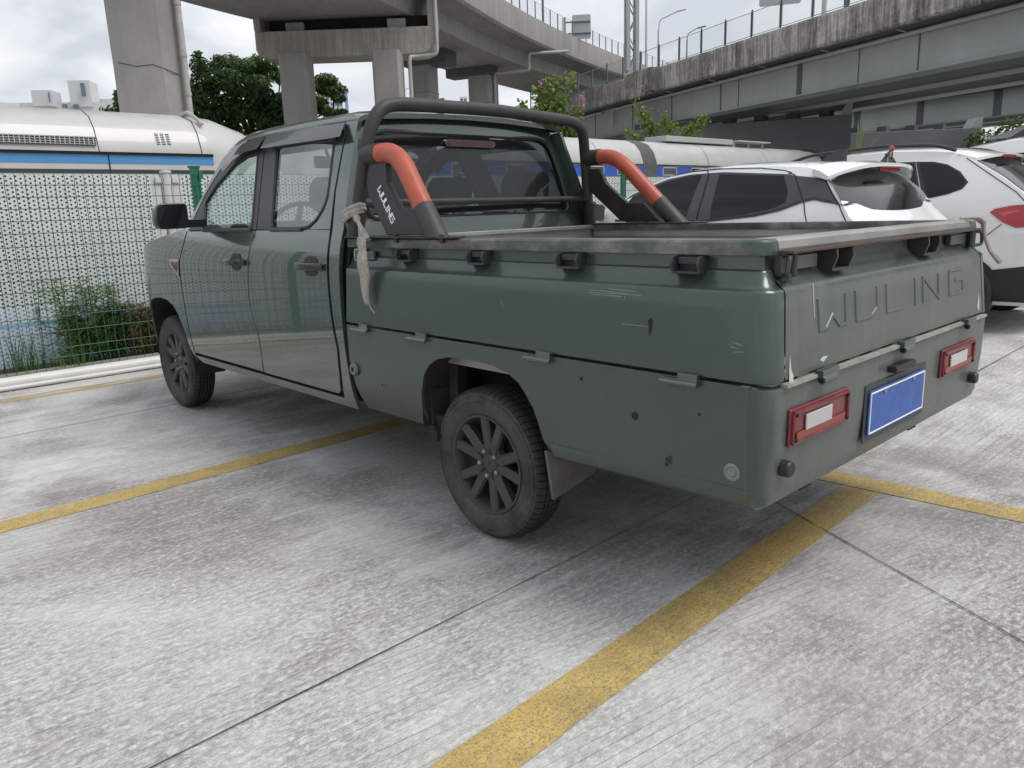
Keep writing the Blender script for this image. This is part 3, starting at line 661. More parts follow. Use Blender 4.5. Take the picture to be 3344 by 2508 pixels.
def louvres(par, x, z, cols=3, rows=7):
    b = MB()
    for c in range(cols):
        for r_ in range(rows):
            zz = z + r_ * 0.028; a = lerp_table(zz, [2.30, 2.42, 2.65, 2.85], [0.0, 0.03, 0.12, 0.30]); b.box((x + c * 0.085, TY + a - 0.004, zz), (0.058, 0.010, 0.0075), Matrix.Rotation(-0.5, 3, 'X'))
    b.build("louvre", M['seam'], par, smooth=0)
louvres(tr1, 2.22, 2.44)
b = MB(); b.tube(arc_path([(2.86, TY + 0.62, 2.98), (2.90, TY + 0.42, 3.02), (3.0, TY + 0.26, 2.88), (3.04, TY + 0.20, 2.80)], 0.06), 0.035, 8); b.build("lifting_eye", M['pipegrey'], tr1)
tr2 = thing("train", "long white articulated train with grey bellows behind the parked white cars", "train", (0, 0, 0))
car_section(4.9, 15.0, 1.6, 0).build("body", M['train'], tr2, smooth=0.7); car_section(15.62, 26.4, 0, 0.9).build("body", M['train'], tr2, smooth=0.7)
for x0, x1 in ((6.2, 15.0), (15.62, 25.6)):
    band("gutter", x0, x1, 2.285, 2.31, M['seam'], tr2, 0.03); band("blue_stripe", x0, x1, 1.99, 2.26, M['deepblue'], tr2); band("lower_side", x0, x1, 0.4, 1.95, M['train'], tr2)
for x in (7.0, 8.6, 10.2, 11.6, 13.0, 14.2, 16.2, 17.6, 19.0, 20.4, 21.8): 
    b = MB(); b.box((x, TY - 0.009, 2.13), (0.62, 0.006, 0.17)); b.build("window", M['gloss'], tr2, smooth=0)
    b = MB()
    for dx, dz, sx, sz in ((-0.32, 0, 0.02, 0.2), (0.32, 0, 0.02, 0.2), (0, 0.1, 0.66, 0.02), (0, -0.1, 0.66, 0.02)): b.box((x + dx, TY - 0.011, 2.13 + dz), (sx, 0.008, sz))
    b.build("window_outline", M['pipe'], tr2, smooth=0)
for x in (11.9, 13.2, 18.2, 21.7): roof_strip(x, tr2)
louvres(tr2, 6.9, 2.42, 4, 7)
for k in range(7):
    x = 15.06 + k * 0.083; b = MB(); pts = [(0.02, 0.5), (0.02, 2.28), (0.05, 2.44), (0.14, 2.65), (0.32, 2.84), (0.66, 2.96), (1.2, 3.01)]
    b.tube([(x, TY + a, z) for a, z in pts], 0.040, 6); b.build("bellows_fold", M['bellow'], tr2)
b = MB(); b.tube(arc_path([(11.35, TY + 0.5, 2.92), (11.35, TY + 0.45, 3.14), (11.75, TY + 0.45, 3.16), (11.85, TY + 0.45, 2.92)], 0.12), 0.022, 8); b.build("cable_loop", M['pipe'], tr2)
b = MB(); b.box((18.6, TY + 0.95, 3.10), (3.6, 0.8, 0.16)); b.build("roof_unit", M['sign'], tr2, bevel=0.02)
b = MB()
for x in (20.7, 21.6, 22.5): b.box((x, TY + 0.7, 3.06), (0.06, 0.06, 0.18))
b.box((21.6, TY + 0.7, 3.15), (2.0, 0.5, 0.03)); b.build("roof_frame", M['pipe'], tr2, smooth=0)
b = MB()
for k, (dy, z) in enumerate(((0.3, 2.62), (0.5, 2.75), (0.7, 2.84))):
    b.tube(arc_path([(24.1, TY + dy + 0.3, 2.90), (25.4, TY + dy, z + 0.17), (26.7, TY + dy, z + 0.10), (27.4, TY + dy, z - 0.15), (27.5, TY + dy, z - 0.9)], 0.4), 0.055, 8)
for k in range(9): b.lathe([(-0.02, 0.20), (0.02, 0.20)], 'x', (26.4 + k * 0.11, TY + 0.7, 2.60), 16)
b.tube([(26.3, TY + 0.7, 2.60), (27.5, TY + 0.7, 2.55)], 0.17, 12); b.box((26.9, TY + 1.0, 1.2), (0.8, 1.6, 2.0)); b.build("coupling_hoses", M['trim'], tr2)
# ================================================================== the pickup truck
truck = thing("pickup_truck", "dark green crew-cab pickup with orange-legged black roll bar, parked across the yellow lines", "pickup truck", (0, 0, 0))
T = truck
_ZS = [0.25, 0.42, 0.60, 0.85, 1.0, 1.08, 1.16, 1.30, 1.45, 1.60, 1.70]; _WS = [0.79, 0.832, 0.846, 0.846, 0.84, 0.826, 0.80, 0.752, 0.70, 0.645, 0.60]
def tw(z): return smooth_table(z, _ZS, _WS)
def ttaper(y):
    u = max(0.0, (y - 3.95) / 0.9); return 1 - 0.05 * u * u - 0.28 * u ** 6
def side(sg, off=0.0): return lambda y, z: Vector((sg * (tw(z) * ttaper(y) + off), y, z))
SIDES = (-1, 1)

# ---- cab skin
roof_top = [(2.075, 1.612), (2.19, 1.617), (2.52, 1.625), (2.96, 1.630), (3.19, 1.622), (3.32, 1.595), (3.40, 1.565)]
b = MB(); rings = []
for (y, ze) in roof_top:
    a = tw(ze); zc = ze + 0.078 if y > 2.1 else ze + 0.05; yy = y
    prof = [(-1.0, 0.0), (-0.985, 0.018), (-0.95, 0.034), (-0.88, 0.044), (-0.7, 0.056), (-0.4, 0.071), (0, 0.078)]
    prof += [(-q, h) for q, h in prof[-2::-1]]
    bulge = 0.09 if y > 3.1 else 0.0
    rings.append([Vector((q * a, yy + bulge * (1 - q * q) * (1 if y > 3.3 else 0.6), ze + h * (zc - ze) / 0.078)) for q, h in prof])
rings.insert(0, [q + Vector((0, 0.004, -0.022)) for q in rings[0]])
b.loft(rings, closed=False); b.build("roof", M['paint'], T, smooth=0.7)
b = MB()      # shark-fin aerial
b.loft([[Vector((x * 0.022, 2.29, 1.685)) for x in (-1, 1)] + [Vector((x * 0.022, 2.42, 1.685)) for x in (1, -1)],
        [Vector((x * 0.016, 2.29, 1.72)) for x in (-1, 1)] + [Vector((x * 0.012, 2.38, 1.72)) for x in (1, -1)],
        [Vector((x * 0.005, 2.285, 1.768)) for x in (-1, 1)] + [Vector((x * 0.005, 2.32, 1.768)) for x in (1, -1)]]); b.build("aerial", M['gloss'], T)

FD_low = [(3.735, 1.152), (3.756, 1.07), (3.81, 0.983), (3.822, 0.90), (3.818, 0.80), (3.808, 0.72), (3.79, 0.60), (3.772, 0.424), (2.85, 0.424), (2.836, 0.52), (2.840, 0.62), (2.885, 0.72), (2.907, 0.814), (2.879, 1.017), (2.858, 1.109), (2.835, 1.152)]
RD_low = [(2.829, 1.152), (2.852, 1.109), (2.873, 1.017), (2.901, 0.814), (2.879, 0.72), (2.834, 0.62), (2.830, 0.52), (2.844, 0.424), (2.10, 0.424), (2.078, 0.44), (2.066, 0.52), (2.060, 0.633), (2.080, 0.72), (2.092, 0.80), (2.097, 0.90), (2.100, 1.0), (2.100, 1.10), (2.110, 1.152)]
RD_rear = [(2.37, 1.1515), (2.29, 1.158), (2.235, 1.190), (2.195, 1.240), (2.182, 1.288), (2.196, 1.369), (2.244, 1.550), (2.25, 1.608), (2.190, 1.608), (2.160, 1.562), (2.142, 1.312), (2.110, 1.1515)]
FB_black = [(2.836, 1.1535), (2.944, 1.553), (2.966, 1.612), (3.02, 1.612), (3.006, 1.53), (2.893, 1.1535)]
RB_black = [(2.828, 1.1535), (2.936, 1.553), (2.957, 1.612), (2.815, 1.612), (2.786, 1.55), (2.665, 1.1535)]
FA_black = [(3.021, 1.612), (3.19, 1.585), (3.3, 1.550), (3.43, 1.490), (3.53, 1.403), (3.60, 1.328), (3.655, 1.25), (3.69, 1.20), (3.728, 1.1535), (3.482, 1.1535), (3.552, 1.30), (3.441, 1.393), (3.265, 1.490), (3.13, 1.526), (3.008, 1.53)]
RT_black = [(2.813, 1.608), (2.255, 1.604), (2.247, 1.542), (2.785, 1.546)]
glassF = [(2.888, 1.160), (3.484, 1.160), (3.556, 1.302), (3.444, 1.400), (3.267, 1.496), (3.13, 1.533), (3.002, 1.536)]
glassR = [(2.80, 1.555), (2.243, 1.551), (2.206, 1.369), (2.192, 1.288), (2.207, 1.243), (2.244, 1.199), (2.30, 1.167), (2.366, 1.160), (2.668, 1.160)]
A_paint = [(3.18, 1.622), (3.32, 1.595), (3.40, 1.563), (3.455, 1.536), (3.559, 1.423), (3.643, 1.318), (3.745, 1.205), (3.70, 1.20), (3.662, 1.25), (3.607, 1.330), (3.537, 1.405), (3.435, 1.493), (3.30, 1.553), (3.18, 1.590)]
C_strip = [(2.090, 1.152), (2.130, 1.312), (2.150, 1.562), (2.176, 1.612), (2.075, 1.612), (2.065, 1.52), (2.02, 1.26), (2.0, 1.152)]
C_low = [(2.090, 1.152), (2.082, 1.05), (2.08, 0.90), (2.073, 0.80), (2.062, 0.72), (2.042, 0.633), (2.047, 0.52), (2.058, 0.41), (3.79, 0.41), (3.69, 0.372), (1.96, 0.372), (1.975, 0.45), (1.99, 0.62), (2.0, 0.75), (2.0, 1.152)]
fend = [(3.745, 1.152), (3.765, 1.07), (3.818, 0.983), (3.830, 0.90), (3.826, 0.80), (3.816, 0.72), (3.798, 0.60), (3.78, 0.424), (3.775, 0.375), (3.80, 0.375), (3.835, 0.454), (3.875, 0.565), (3.936, 0.655), (4.01, 0.705), (4.094, 0.728), (4.2, 0.738), (4.326, 0.730), (4.42, 0.71), (4.495, 0.672), (4.545, 0.59), (4.568, 0.489), (4.60, 0.32), (4.84, 0.32), (4.86, 0.5), (4.85, 0.7), (4.82, 0.85), (4.74, 0.97), (4.60, 1.045), (4.28, 1.098), (3.95, 1.14), (3.80, 1.165)]
for sg in SIDES:
    O = (sg, 0, 0)
    fd = panel("door", FD_low, side(sg), M['paint'], T, gap=0.003, out=O)
    panel("window_frame", [FB_black, FA_black], side(sg, -0.001), M['trim'], fd, gap=0.0, out=O)
    panel("window", glassF, side(sg, -0.011), M['glass_front'], fd, thick=0, out=O)
    rd = panel("door", [RD_low, RD_rear], side(sg), M['paint'], T, gap=0.0015, out=O)
    panel("window_frame", [RB_black, RT_black], side(sg, -0.001), M['trim'], rd, out=O)
    panel("window", glassR, side(sg, -0.011), M['glass_rear'], rd, thick=0, out=O)
    for dr, gl in ((fd, glassF), (rd, glassR)):
        b = MB(); pts = [side(sg, -0.002)(*q) for q in rounded(shrink(gl, -0.002), 0.03)]; b.tube(pts + [pts[0]], 0.0075, 6); b.build("window_seal", M['black'], dr)
    # belt moulding, window visors
    for dr, y0, y1 in ((fd, 2.885, 3.50), (rd, 2.36, 2.668)):
        b = MB(); b.tube([side(sg, 0.003)(y, 1.153) for y in (y0, (y0 + y1) / 2, y1)], 0.009, 8); b.build("belt_moulding", M['trim'], dr)
    def vmap(y, z, sg=sg): return side(sg, 0.010 + 0.030 * max(0, min(1, (lerp_table(y, [2.1, 2.96, 3.19, 3.32], [1.612, 1.622, 1.610, 1.575]) - z) / 0.065)))(y, z)
    panel("window_visor", [(2.945, 1.621), (2.944, 1.556), (3.09, 1.551), (3.21, 1.513), (3.300, 1.463), (3.345, 1.480), (3.30, 1.556), (3.19, 1.603), (3.10, 1.616)], vmap, M['visor'], fd, du=0.04, dv=0.02, thick=0.004, bev=0.0015, out=O)
    panel("window_visor", [(2.162, 1.608), (2.130, 1.545), (2.21, 1.543), (2.90, 1.553), (2.930, 1.621)], vmap, M['visor'], rd, du=0.06, dv=0.02, thick=0.004, bev=0.0015, out=O)
    # handles
    for dr, y0, y1 in ((fd, 2.902, 3.142), (rd, 2.117, 2.357)):
        b = MB(); cy = (y0 + y1) / 2; n = 20; z0 = 0.992
        ring = [side(sg, 0.002)(cy + 0.062 * math.copysign(abs(math.cos(2 * PI * k / n)) ** 0.7, math.cos(2 * PI * k / n)), z0 + 0.045 * math.copysign(abs(math.sin(2 * PI * k / n)) ** 0.8, math.sin(2 * PI * k / n))) for k in range(n)]
        b.add(ring + [side(sg, 0.004)(cy, z0)], [(k, (k + 1) % n, n) for k in range(n)]); b.build("handle_cup", M['black'], dr, smooth=0)
        b = MB(); x = side(sg, 0.0)(cy, z0).x; rg = []
        for t in (0, 0.06, 0.2, 0.5, 0.8, 0.94, 1):
            y = y0 + (y1 - y0) * t; o = 0.006 + 0.034 * math.sin(PI * min(1, max(0, t * 1.0))) ** 0.45
            h = 0.017 if 0.05 < t < 0.95 else 0.012
            rg.append([Vector((x + sg * (o + dx), y, z0 + dz)) for dx, dz in ((-0.008, -h), (0.006, -h * 0.8), (0.009, 0), (0.006, h * 0.8), (-0.008, h))])
        b.loft(rg); b.build("door_handle", M['gloss'], dr)
    panel("windscreen_pillar", A_paint, side(sg, 0.0), M['paint'], T, du=0.03, dv=0.03, thick=0.02, out=O)
    panel("cab_side", [C_strip, C_low], side(sg, 0.0), M['paint'], T, thick=0.02, out=O, bev=0.002)
    fe = panel("fender", fend, side(sg, 0.0), M['paint'], T, du=0.035, dv=0.035, thick=0.012, out=O)
    if sg < 0:    # badge on the fender: bright frame, red centre
        pm = side(sg, 0.006); bd = [(3.965, 0.985), (3.812, 0.988), (3.826, 0.965), (3.836, 0.884), (3.962, 0.955)]
        bg_ = panel("badge", bd, side(sg, 0.007), M['chrome'], fe, thick=0.006, bev=0.001, out=O)
        panel("badge_centre", [(3.945, 0.972), (3.832, 0.975), (3.846, 0.905), (3.938, 0.955)], side(sg, 0.0085), M['dullred'], T if False else fe, thick=0.002, bev=0, out=O)
    # mud flap behind the front wheel
    b = MB(); b.prism([(sg * 0.84, 3.80, 0.40), (sg * 0.62, 3.80, 0.40), (sg * 0.63, 3.84, 0.27), (sg * 0.82, 3.85, 0.27)], (0, 0.02, 0)); b.build("mud_flap", M['under'], T, bevel=0.004)
    # mirror
    mr = MB(); rg = []
    for (y, k) in ((3.44, 0.96), (3.45, 1.0), (3.50, 0.98), (3.54, 0.86), (3.57, 0.6)):
        rg.append([Vector((sg * (0.985 + q[0] * k), y, 1.235 + q[1] * k)) for q in rounded([(-0.088, -0.066), (0.075, -0.068), (0.09, -0.03), (0.078, 0.055), (0.045, 0.07), (-0.088, 0.07)], 0.025, 3)])
    mr.loft(rg); mr.box((sg * 0.85, 3.51, 1.195), (0.13, 0.05, 0.045)); mo = mr.build("side_mirror", M['gloss'], T, bevel=0.004)
    b = MB(); b.add([Vector((sg * (0.985 + q[0]), 3.4385, 1.235 + q[1])) for q in rounded([(-0.074, -0.052), (0.062, -0.054), (0.073, -0.024), (0.064, 0.042), (0.036, 0.055), (-0.074, 0.055)], 0.022, 3)], [tuple(range(24))]); b.build("mirror_glass", M['mirror'] if sg > 0 else M['gloss'], mo, smooth=0)

# ---- front end (bonnet, windscreen, grille) closing the far side of the cab
b = MB(); rg = []
for (y, ze, zc, k) in ((3.86, 1.135, 1.185, 0.97), (4.1, 1.118, 1.175, 0.985), (4.35, 1.088, 1.15, 0.985), (4.6, 1.04, 1.11, 0.985), (4.75, 0.965, 1.06, 0.98), (4.84, 0.85, 0.97, 0.96)):
    a = tw(ze) * ttaper(y) * k
    rg.append([Vector((q * a, y + 0.07 * (1 - q * q), ze + (zc - ze) * (1 - abs(q) ** 2.5))) for q in (-1, -0.9, -0.7, -0.4, 0, 0.4, 0.7, 0.9, 1)])
b.loft(rg, closed=False); b.build("bonnet", M['paint'], T)
b = MB(); rg = []
for z in (0.34, 0.5, 0.7, 0.85):
    a = tw(z) * ttaper(4.84); rg.append([Vector((q * a, 4.84 + 0.10 * (1 - q * q), z)) for q in (-1, -0.8, -0.5, 0, 0.5, 0.8, 1)])
b.loft(rg, closed=False); b.build("front_bumper", M['paint'], T)
b = MB()
b.box((0, 4.955, 0.80), (1.0, 0.03, 0.16)); b.build("grille", M['black'], T, bevel=0.01)
for sg in SIDES:
    b = MB(); b.box((sg * 0.60, 4.90, 0.84), (0.22, 0.05, 0.11), Matrix.Rotation(-sg * 0.25, 3, 'Z')); b.build("headlight", M['white_lens'], T, bevel=0.015)
b = MB(); rg = []
for t in [i / 8 for i in range(9)]:
    yE = 3.42 + (3.80 - 3.42) * t; zE = 1.572 + (1.165 - 1.572) * t; a = tw(zE) * 0.955
    yC = 3.50 + (4.10 - 3.50) * t; zC = 1.645 + (1.19 - 1.645) * t
    rg.append([Vector((q * a, yE + (yC - yE) * (1 - abs(q) ** 2.2), zE + (zC - zE) * (1 - abs(q) ** 2.2))) for q in (-1, -0.8, -0.5, -0.2, 0.2, 0.5, 0.8, 1)])
b.loft(rg, closed=False); b.build("windscreen", M['glass_ws'], T)

# ---- cab rear wall with its window
def rear_map(x, z): return Vector((x, 2.0 + 0.24 * max(0, z - 1.1) + 0.025 * (abs(x) / 0.7) ** 4 - 0.012 * (1 - (x / 0.7) ** 2), z))
zt = lambda x: 1.612 + 0.046 * (1 - abs(x / 0.645) ** 3)
outer = [(-0.80, 0.80), (0.80, 0.80), (0.80, 1.12)] + [(0.775, 1.2), (0.735, 1.32), (0.665, 1.53)] + [(0.63, 1.603), (0.56, zt(0.56)), (0.3, zt(0.3)), (0, zt(0)), (-0.3, zt(0.3)), (-0.56, zt(0.56)), (-0.63, 1.603)] + [(-0.665, 1.53), (-0.735, 1.32), (-0.775, 1.2), (-0.80, 1.12)]
win = rounded([(-0.635, 1.20), (0.635, 1.20), (0.63, 1.30), (0.565, 1.562), (-0.565, 1.562), (-0.63, 1.30)], [0.05, 0.05, 0.1, 0.09, 0.09, 0.1], 4)
upper_ring = [(-0.80, 1.12), (-0.64, 1.12)]
w_bot = [(-0.80, 0.80), (0.80, 0.80), (0.80, 1.12), (0.785, 1.18), (0.60, 1.1805), (-0.60, 1.1805), (-0.785, 1.18), (-0.80, 1.12)]
hole = rounded(shrink([(-0.635, 1.20), (0.635, 1.20), (0.63, 1.30), (0.565, 1.562), (-0.565, 1.562), (-0.63, 1.30)], -0.012), [0.05, 0.05, 0.1, 0.1, 0.1, 0.1], 4)
hb = [q for q in hole]
# ring above the lower panel: split left / top / right so that every outline is simple
lower_edge = 1.1805
ring_poly = [(0.785, lower_edge), (0.735, 1.32), (0.665, 1.53), (0.63, 1.603), (0.56, zt(0.56)), (0.3, zt(0.3)), (0.0, zt(0)), (0.0, 1.574), (0.577, 1.574), (0.642, 1.302), (0.647, 1.188), (0.0, 1.188), (0.0, lower_edge)]
ring_poly = [(0.785, lower_edge), (0.735, 1.32), (0.665, 1.53), (0.63, 1.603), (0.56, zt(0.56)), (0.3, zt(0.3)), (0.0, zt(0)), (0.0, 1.574), (0.49, 1.574), (0.545, 1.568), (0.575, 1.54), (0.60, 1.455), (0.642, 1.302), (0.647, 1.23), (0.635, 1.197), (0.60, 1.188), (0.0, 1.188), (0.0, lower_edge)]
cr_ = panel("cab_rear_panel", [w_bot, ring_poly, [(-x, z) for x, z in ring_poly]], rear_map, M['paint'], T, du=0.06, dv=0.05, thick=0.02, out=(0, -1, 0))
def rear_glass(x, z): return rear_map(x, z) + Vector((0, 0.012, 0))
wg = panel("rear_window", win, rear_glass, M['glass_back'], T, thick=0, out=(0, -1, 0))
b = MB(); pts = [rear_map(x, z) + Vector((0, 0.002, 0)) for x, z in hole]; b.tube(pts + [pts[0]], 0.011, 6); b.build("window_seal", M['black'], wg)
frit_t = [(-0.56, 1.562), (0.56, 1.562), (0.585, 1.535), (0.0, 1.548), (-0.585, 1.535)]
panel("black_border", [[(-0.55, 1.561), (0.55, 1.561), (0.585, 1.515), (-0.585, 1.515)], [(0.632, 1.29), (0.60, 1.30), (0.55, 1.515), (0.586, 1.515)], [(-0.632, 1.29), (-0.60, 1.30), (-0.55, 1.515), (-0.586, 1.515)], [(-0.62, 1.206), (0.62, 1.206), (0.632, 1.235), (-0.632, 1.235)]], lambda x, z: rear_map(x, z) + Vector((0, 0.0105, 0)), M['gloss'], wg, thick=0, out=(0, -1, 0))
bl = MB(); bl.prism([Vector((x, 2.085, z)) for x, z in rounded([(-0.15, 1.516), (0.15, 1.516), (0.165, 1.533), (0.15, 1.548), (-0.15, 1.548), (-0.165, 1.533)], 0.01, 2)], (0, 0.02, 0))
bo = bl.build("high_brake_light", M['gloss'], T)
b = MB(); b.prism([Vector((x, 2.0825, z)) for x, z in rounded([(-0.135, 1.521), (0.135, 1.521), (0.148, 1.533), (0.135, 1.543), (-0.135, 1.543), (-0.148, 1.533)], 0.006, 2)], (0, 0.002, 0)); b.build("lens", M['brakelens'], bo)

# ---- inside of the cab
b = MB()
for sg in SIDES:
    b.loft([[Vector((sg * (tw(z) - 0.045), y, z)) for z in (0.40, 0.8, 1.0, 1.12)] for y in (1.99, 2.8, 3.78)], closed=False)
b.box((0, 2.88, 0.42), (1.56, 1.78, 0.05)); b.box((0, 3.82, 0.80), (1.50, 0.05, 0.72)); b.box((0, 2.05, 0.85), (1.5, 0.03, 0.5))
b.build("cab_inner_shell", M['seat'], T, smooth=0)  # inner shell and floor, put in to block light through the door gaps
b = MB(); b.box((0, 3.62, 1.08), (1.46, 0.42, 0.20)); b.box((-0.38, 3.44, 1.16), (0.36, 0.16, 0.06)); b.build("dashboard", M['trim'], T, bevel=0.04)
b = MB(); n = 24; c = Vector((-0.38, 3.22, 1.12)); ax = Matrix.Rotation(math.radians(-62), 3, 'X')
b.tube([c + ax @ Vector((0.185 * math.cos(2 * PI * k / n), 0.185 * math.sin(2 * PI * k / n), 0)) for k in range(n + 1)], 0.014, 8)
for a in (0.2, PI - 0.2, -PI / 2): b.tube([c, c + ax @ Vector((0.18 * math.cos(a), 0.18 * math.sin(a), 0))], 0.018, 6)
b.tube([c, c + ax @ Vector((0, 0, -0.3))], 0.025, 8); b.build("steering_wheel", M['black'], T)
def seat(x, y, wd, kind):
    b = MB()
    rg = [[Vector((x + sx * wd * k, yy, zz)) for sx, yy, zz in ((-1, y0, z0), (-1, y1, z1), (1, y1, z1), (1, y0, z0))] for k, y0, z0, y1, z1 in
          ((0.92, y + 0.02, 0.62, y + 0.15, 0.64), (1.0, y - 0.03, 0.80, y + 0.11, 0.82), (1.0, y - 0.08, 1.05, y + 0.05, 1.06), (0.86, y - 0.11, 1.17, y - 0.02, 1.18))]
    b.loft(rg); b.box((x, y + 0.30, 0.66), (wd * 1.96, 0.52, 0.16)); o = b.build("seat", M['seat'], T, bevel=0.04, seg=3)
    h = MB(); h.loft([[Vector((x + sx * k, yy, z)) for sx, yy in ((-1, y - 0.145 - d), (1, y - 0.145 - d), (1, y - 0.05 - d), (-1, y - 0.05 - d))] for k, z, d in ((0.10, 1.235, 0.0), (0.135, 1.27, 0.01), (0.135, 1.36, 0.025), (0.10, 1.405, 0.03))])
    for sx in (-0.05, 0.05): h.tube([(x + sx, y - 0.07, 1.16), (x + sx, y - 0.10, 1.26)], 0.007, 6)
    h.build("headrest", M['seat'], o, bevel=0.03, seg=3)
seat(-0.38, 2.86, 0.25, 0); seat(0.38, 2.86, 0.25, 0)
for x in (-0.42, 0.42): seat(x, 2.26, 0.30, 1)
b = MB(); b.box((0, 3.42, 1.53), (0.22, 0.03, 0.07)); b.tube([(0, 3.44, 1.55), (0, 3.47, 1.61)], 0.012, 6); b.build("inside_mirror", M['black'], T, bevel=0.012)

# ---- load bed
def lean(y, z): return y + max(0.0, z - 0.745) * 0.10 * max(0.0, 1 - max(0.0, y) / 0.7)
bw = lambda z: 0.846 - 0.085 * max(0.0, z - 0.745)
def plan_path(inset, z, y_front=1.965, xg=None, k=8):
    """outline of the left bed side seen from above, turning round the rear corner"""
    w = bw(z) - inset; xr = 0.775 - 0.10 * max(0.0, z - 0.745); r = max(0.012, 0.056 - inset); cx = -(bw(z) - 0.056); cy = 0.056
    ys = [y_front - i * (y_front - cy) / 24 for i in range(25)]
    pts = [Vector((-w, y, z)) for y in ys] + [Vector((cx - r * math.cos(PI / 2 * j / k), cy - r * math.sin(PI / 2 * j / k), z)) for j in range(1, k + 1)]
    if pts[-1].x < -xr: pts.append(Vector((-xr, cy - r, z)))
    return [Vector((q.x, lean(q.y, z), z)) for q in pts]
prof_side = [(0.012, 0.760), (0.001, 0.764), (0.0, 0.775), (0.0, 0.82), (0.0, 0.88), (0.0, 0.94), (0.0, 0.984), (0.002, 0.990), (0.008, 0.994), (0.024, 1.006), (0.034, 1.034), (0.036, 1.0385), (0.042, 1.042), (0.042, 1.082)]
def mirrored(mb): return [(-x, y, z) for x, y, z in mb.v]
for sg in SIDES:
    b = MB(); rings = [plan_path(s, z) for s, z in prof_side]
    n = min(len(r) for r in rings); rings = [r[:n] for r in rings]
    b.loft(rings, closed=False)
    if sg > 0: b.v = mirrored(b)
    ds = b.build("drop_side", M['bedpaint'], T, smooth=0.6)
    # steel rail on top, rounded at the rear corner
    b = MB(); sec = [(-0.006, 1.078), (-0.008, 1.086), (-0.006, 1.110), (0.0, 1.1155), (0.072, 1.1155), (0.074, 1.110), (0.074, 1.086)]
    rr = [plan_path(s + 0.026, z, 1.985) for s, z in sec]; n = min(len(r) for r in rr)
    rings = [[rr[i][j] for i in range(len(sec))] for j in range(n)]; b.loft(rings, closed=True)
    if sg > 0: b.v = mirrored(b)
    b.build("top_rail", M['rail'], ds, smooth=0.5)
    # inner face of the side
    b = MB(); x = -0.745; b.box((x, 1.04, 0.86), (0.008, 1.80, 0.44)); b.box((x + 0.008, 1.04, 1.07), (0.02, 1.78, 0.03))
    if sg > 0: b.v = mirrored(b)
    b.build("inner_side", M['steel'], ds, smooth=0)
    # tie-down hooks along the upper groove
    for hy in (1.555, 1.13, 0.70, 0.272):
        b = MB(); xo = bw(1.04) - 0.042
        for dy in (-0.042, 0.042):
            b.prism([(-xo, hy + dy - 0.004, 1.074), (-xo - 0.040, hy + dy - 0.004, 1.074), (-xo - 0.048, hy + dy - 0.004, 1.054), (-xo - 0.036, hy + dy - 0.004, 1.030), (-xo - 0.016, hy + dy - 0.004, 1.026), (-xo, hy + dy - 0.004, 1.038)], (0, 0.008, 0))
        b.box((-xo - 0.004, hy, 1.052), (0.006, 0.088, 0.046)); b.box((-xo - 0.026, hy, 1.031), (0.026, 0.088, 0.007)); b.box((-xo - 0.018, hy, 1.062), (0.014, 0.066, 0.018))
        if sg > 0: b.v = mirrored(b)
        b.build("tie_hook", M['trim'], ds, bevel=0.002)
    # front latch of the side
    b = MB(); xo = bw(1.05) - 0.042
    b.box((-xo - 0.012, 1.86, 1.045), (0.014, 0.14, 0.036)); b.build("latch_plate", M['paint'], ds, bevel=0.003) if sg < 0 else None
    b = MB()
    b.tube(arc_path([(-xo - 0.008, 1.86, 1.066), (-xo - 0.014, 1.94, 1.068), (-xo - 0.014, 1.94, 1.02), (-xo - 0.008, 1.87, 1.018)], 0.012), 0.006, 6); b.box((-xo - 0.006, 1.925, 1.043), (0.012, 0.05, 0.05))
    if sg > 0: b.v = mirrored(b)
    b.build("latch", M['zinc'], ds, bevel=0.002)
    # hinges under the side
    for hy in (1.845, 1.447, 0.80, 0.26):
        b = MB(); X = -0.846
        b.box((X - 0.006, hy - 0.028, 0.757), (0.016, 0.062, 0.022)); b.tube([(X - 0.013, hy + 0.06, 0.741), (X - 0.013, hy - 0.06, 0.741)], 0.0085, 8); b.box((X - 0.007, hy, 0.745), (0.008, 0.118, 0.012))
        if sg > 0: b.v = mirrored(b)
        b.build("hinge", M['paint'], ds, bevel=0.002)
    # lower quarter with the wheel arch
    arch = [(1.469, 0.385), (1.468, 0.46), (1.455, 0.535), (1.43, 0.60), (1.394, 0.645), (1.34, 0.675), (1.27, 0.690), (1.19, 0.695), (1.113, 0.695), (1.03, 0.690), (0.95, 0.672), (0.90, 0.645), (0.866, 0.61), (0.838, 0.57), (0.818, 0.52), (0.80, 0.46), (0.785, 0.425)]
    lowp = [(1.965, 0.754), (1.965, 0.60), (1.945, 0.50), (1.91, 0.385)] + arch + [(0.74, 0.462), (0.40, 0.468), (0.056, 0.478), (0.056, 0.754)]
    def lmap(y, z, sg=sg):
        return Vector((sg * (0.846 - 0.5 * max(0, 0.47 - z) ** 1.2 - 0.010 * max(0, (0.6 - z)) / 0.13 * (1 if z < 0.6 else 0)), y, z))
    lq = panel("bed_side", lowp, lmap, M['bedpaint'], T, du=0.05, dv=0.04, thick=0.014, bev=0.003, out=(sg, 0, 0))
    # tucked-in bottom lip behind the wheel
    b = MB(); rg = []
    for y in (0.765, 0.70, 0.5, 0.3, 0.056):
        zt_ = 0.462 if y > 0.5 else 0.468 + (0.5 - y) * 0.02
        rg.append([lmap(y, zt_), Vector((sg * 0.835, y, zt_ - 0.018)), Vector((sg * 0.825, y, zt_ - 0.045)), Vector((sg * 0.80, y, zt_ - 0.062))])
    b.loft(rg, closed=False); b.build("bottom_lip", M['bedpaint'], lq)
    # wheel-arch liner
    b = MB(); rg = []
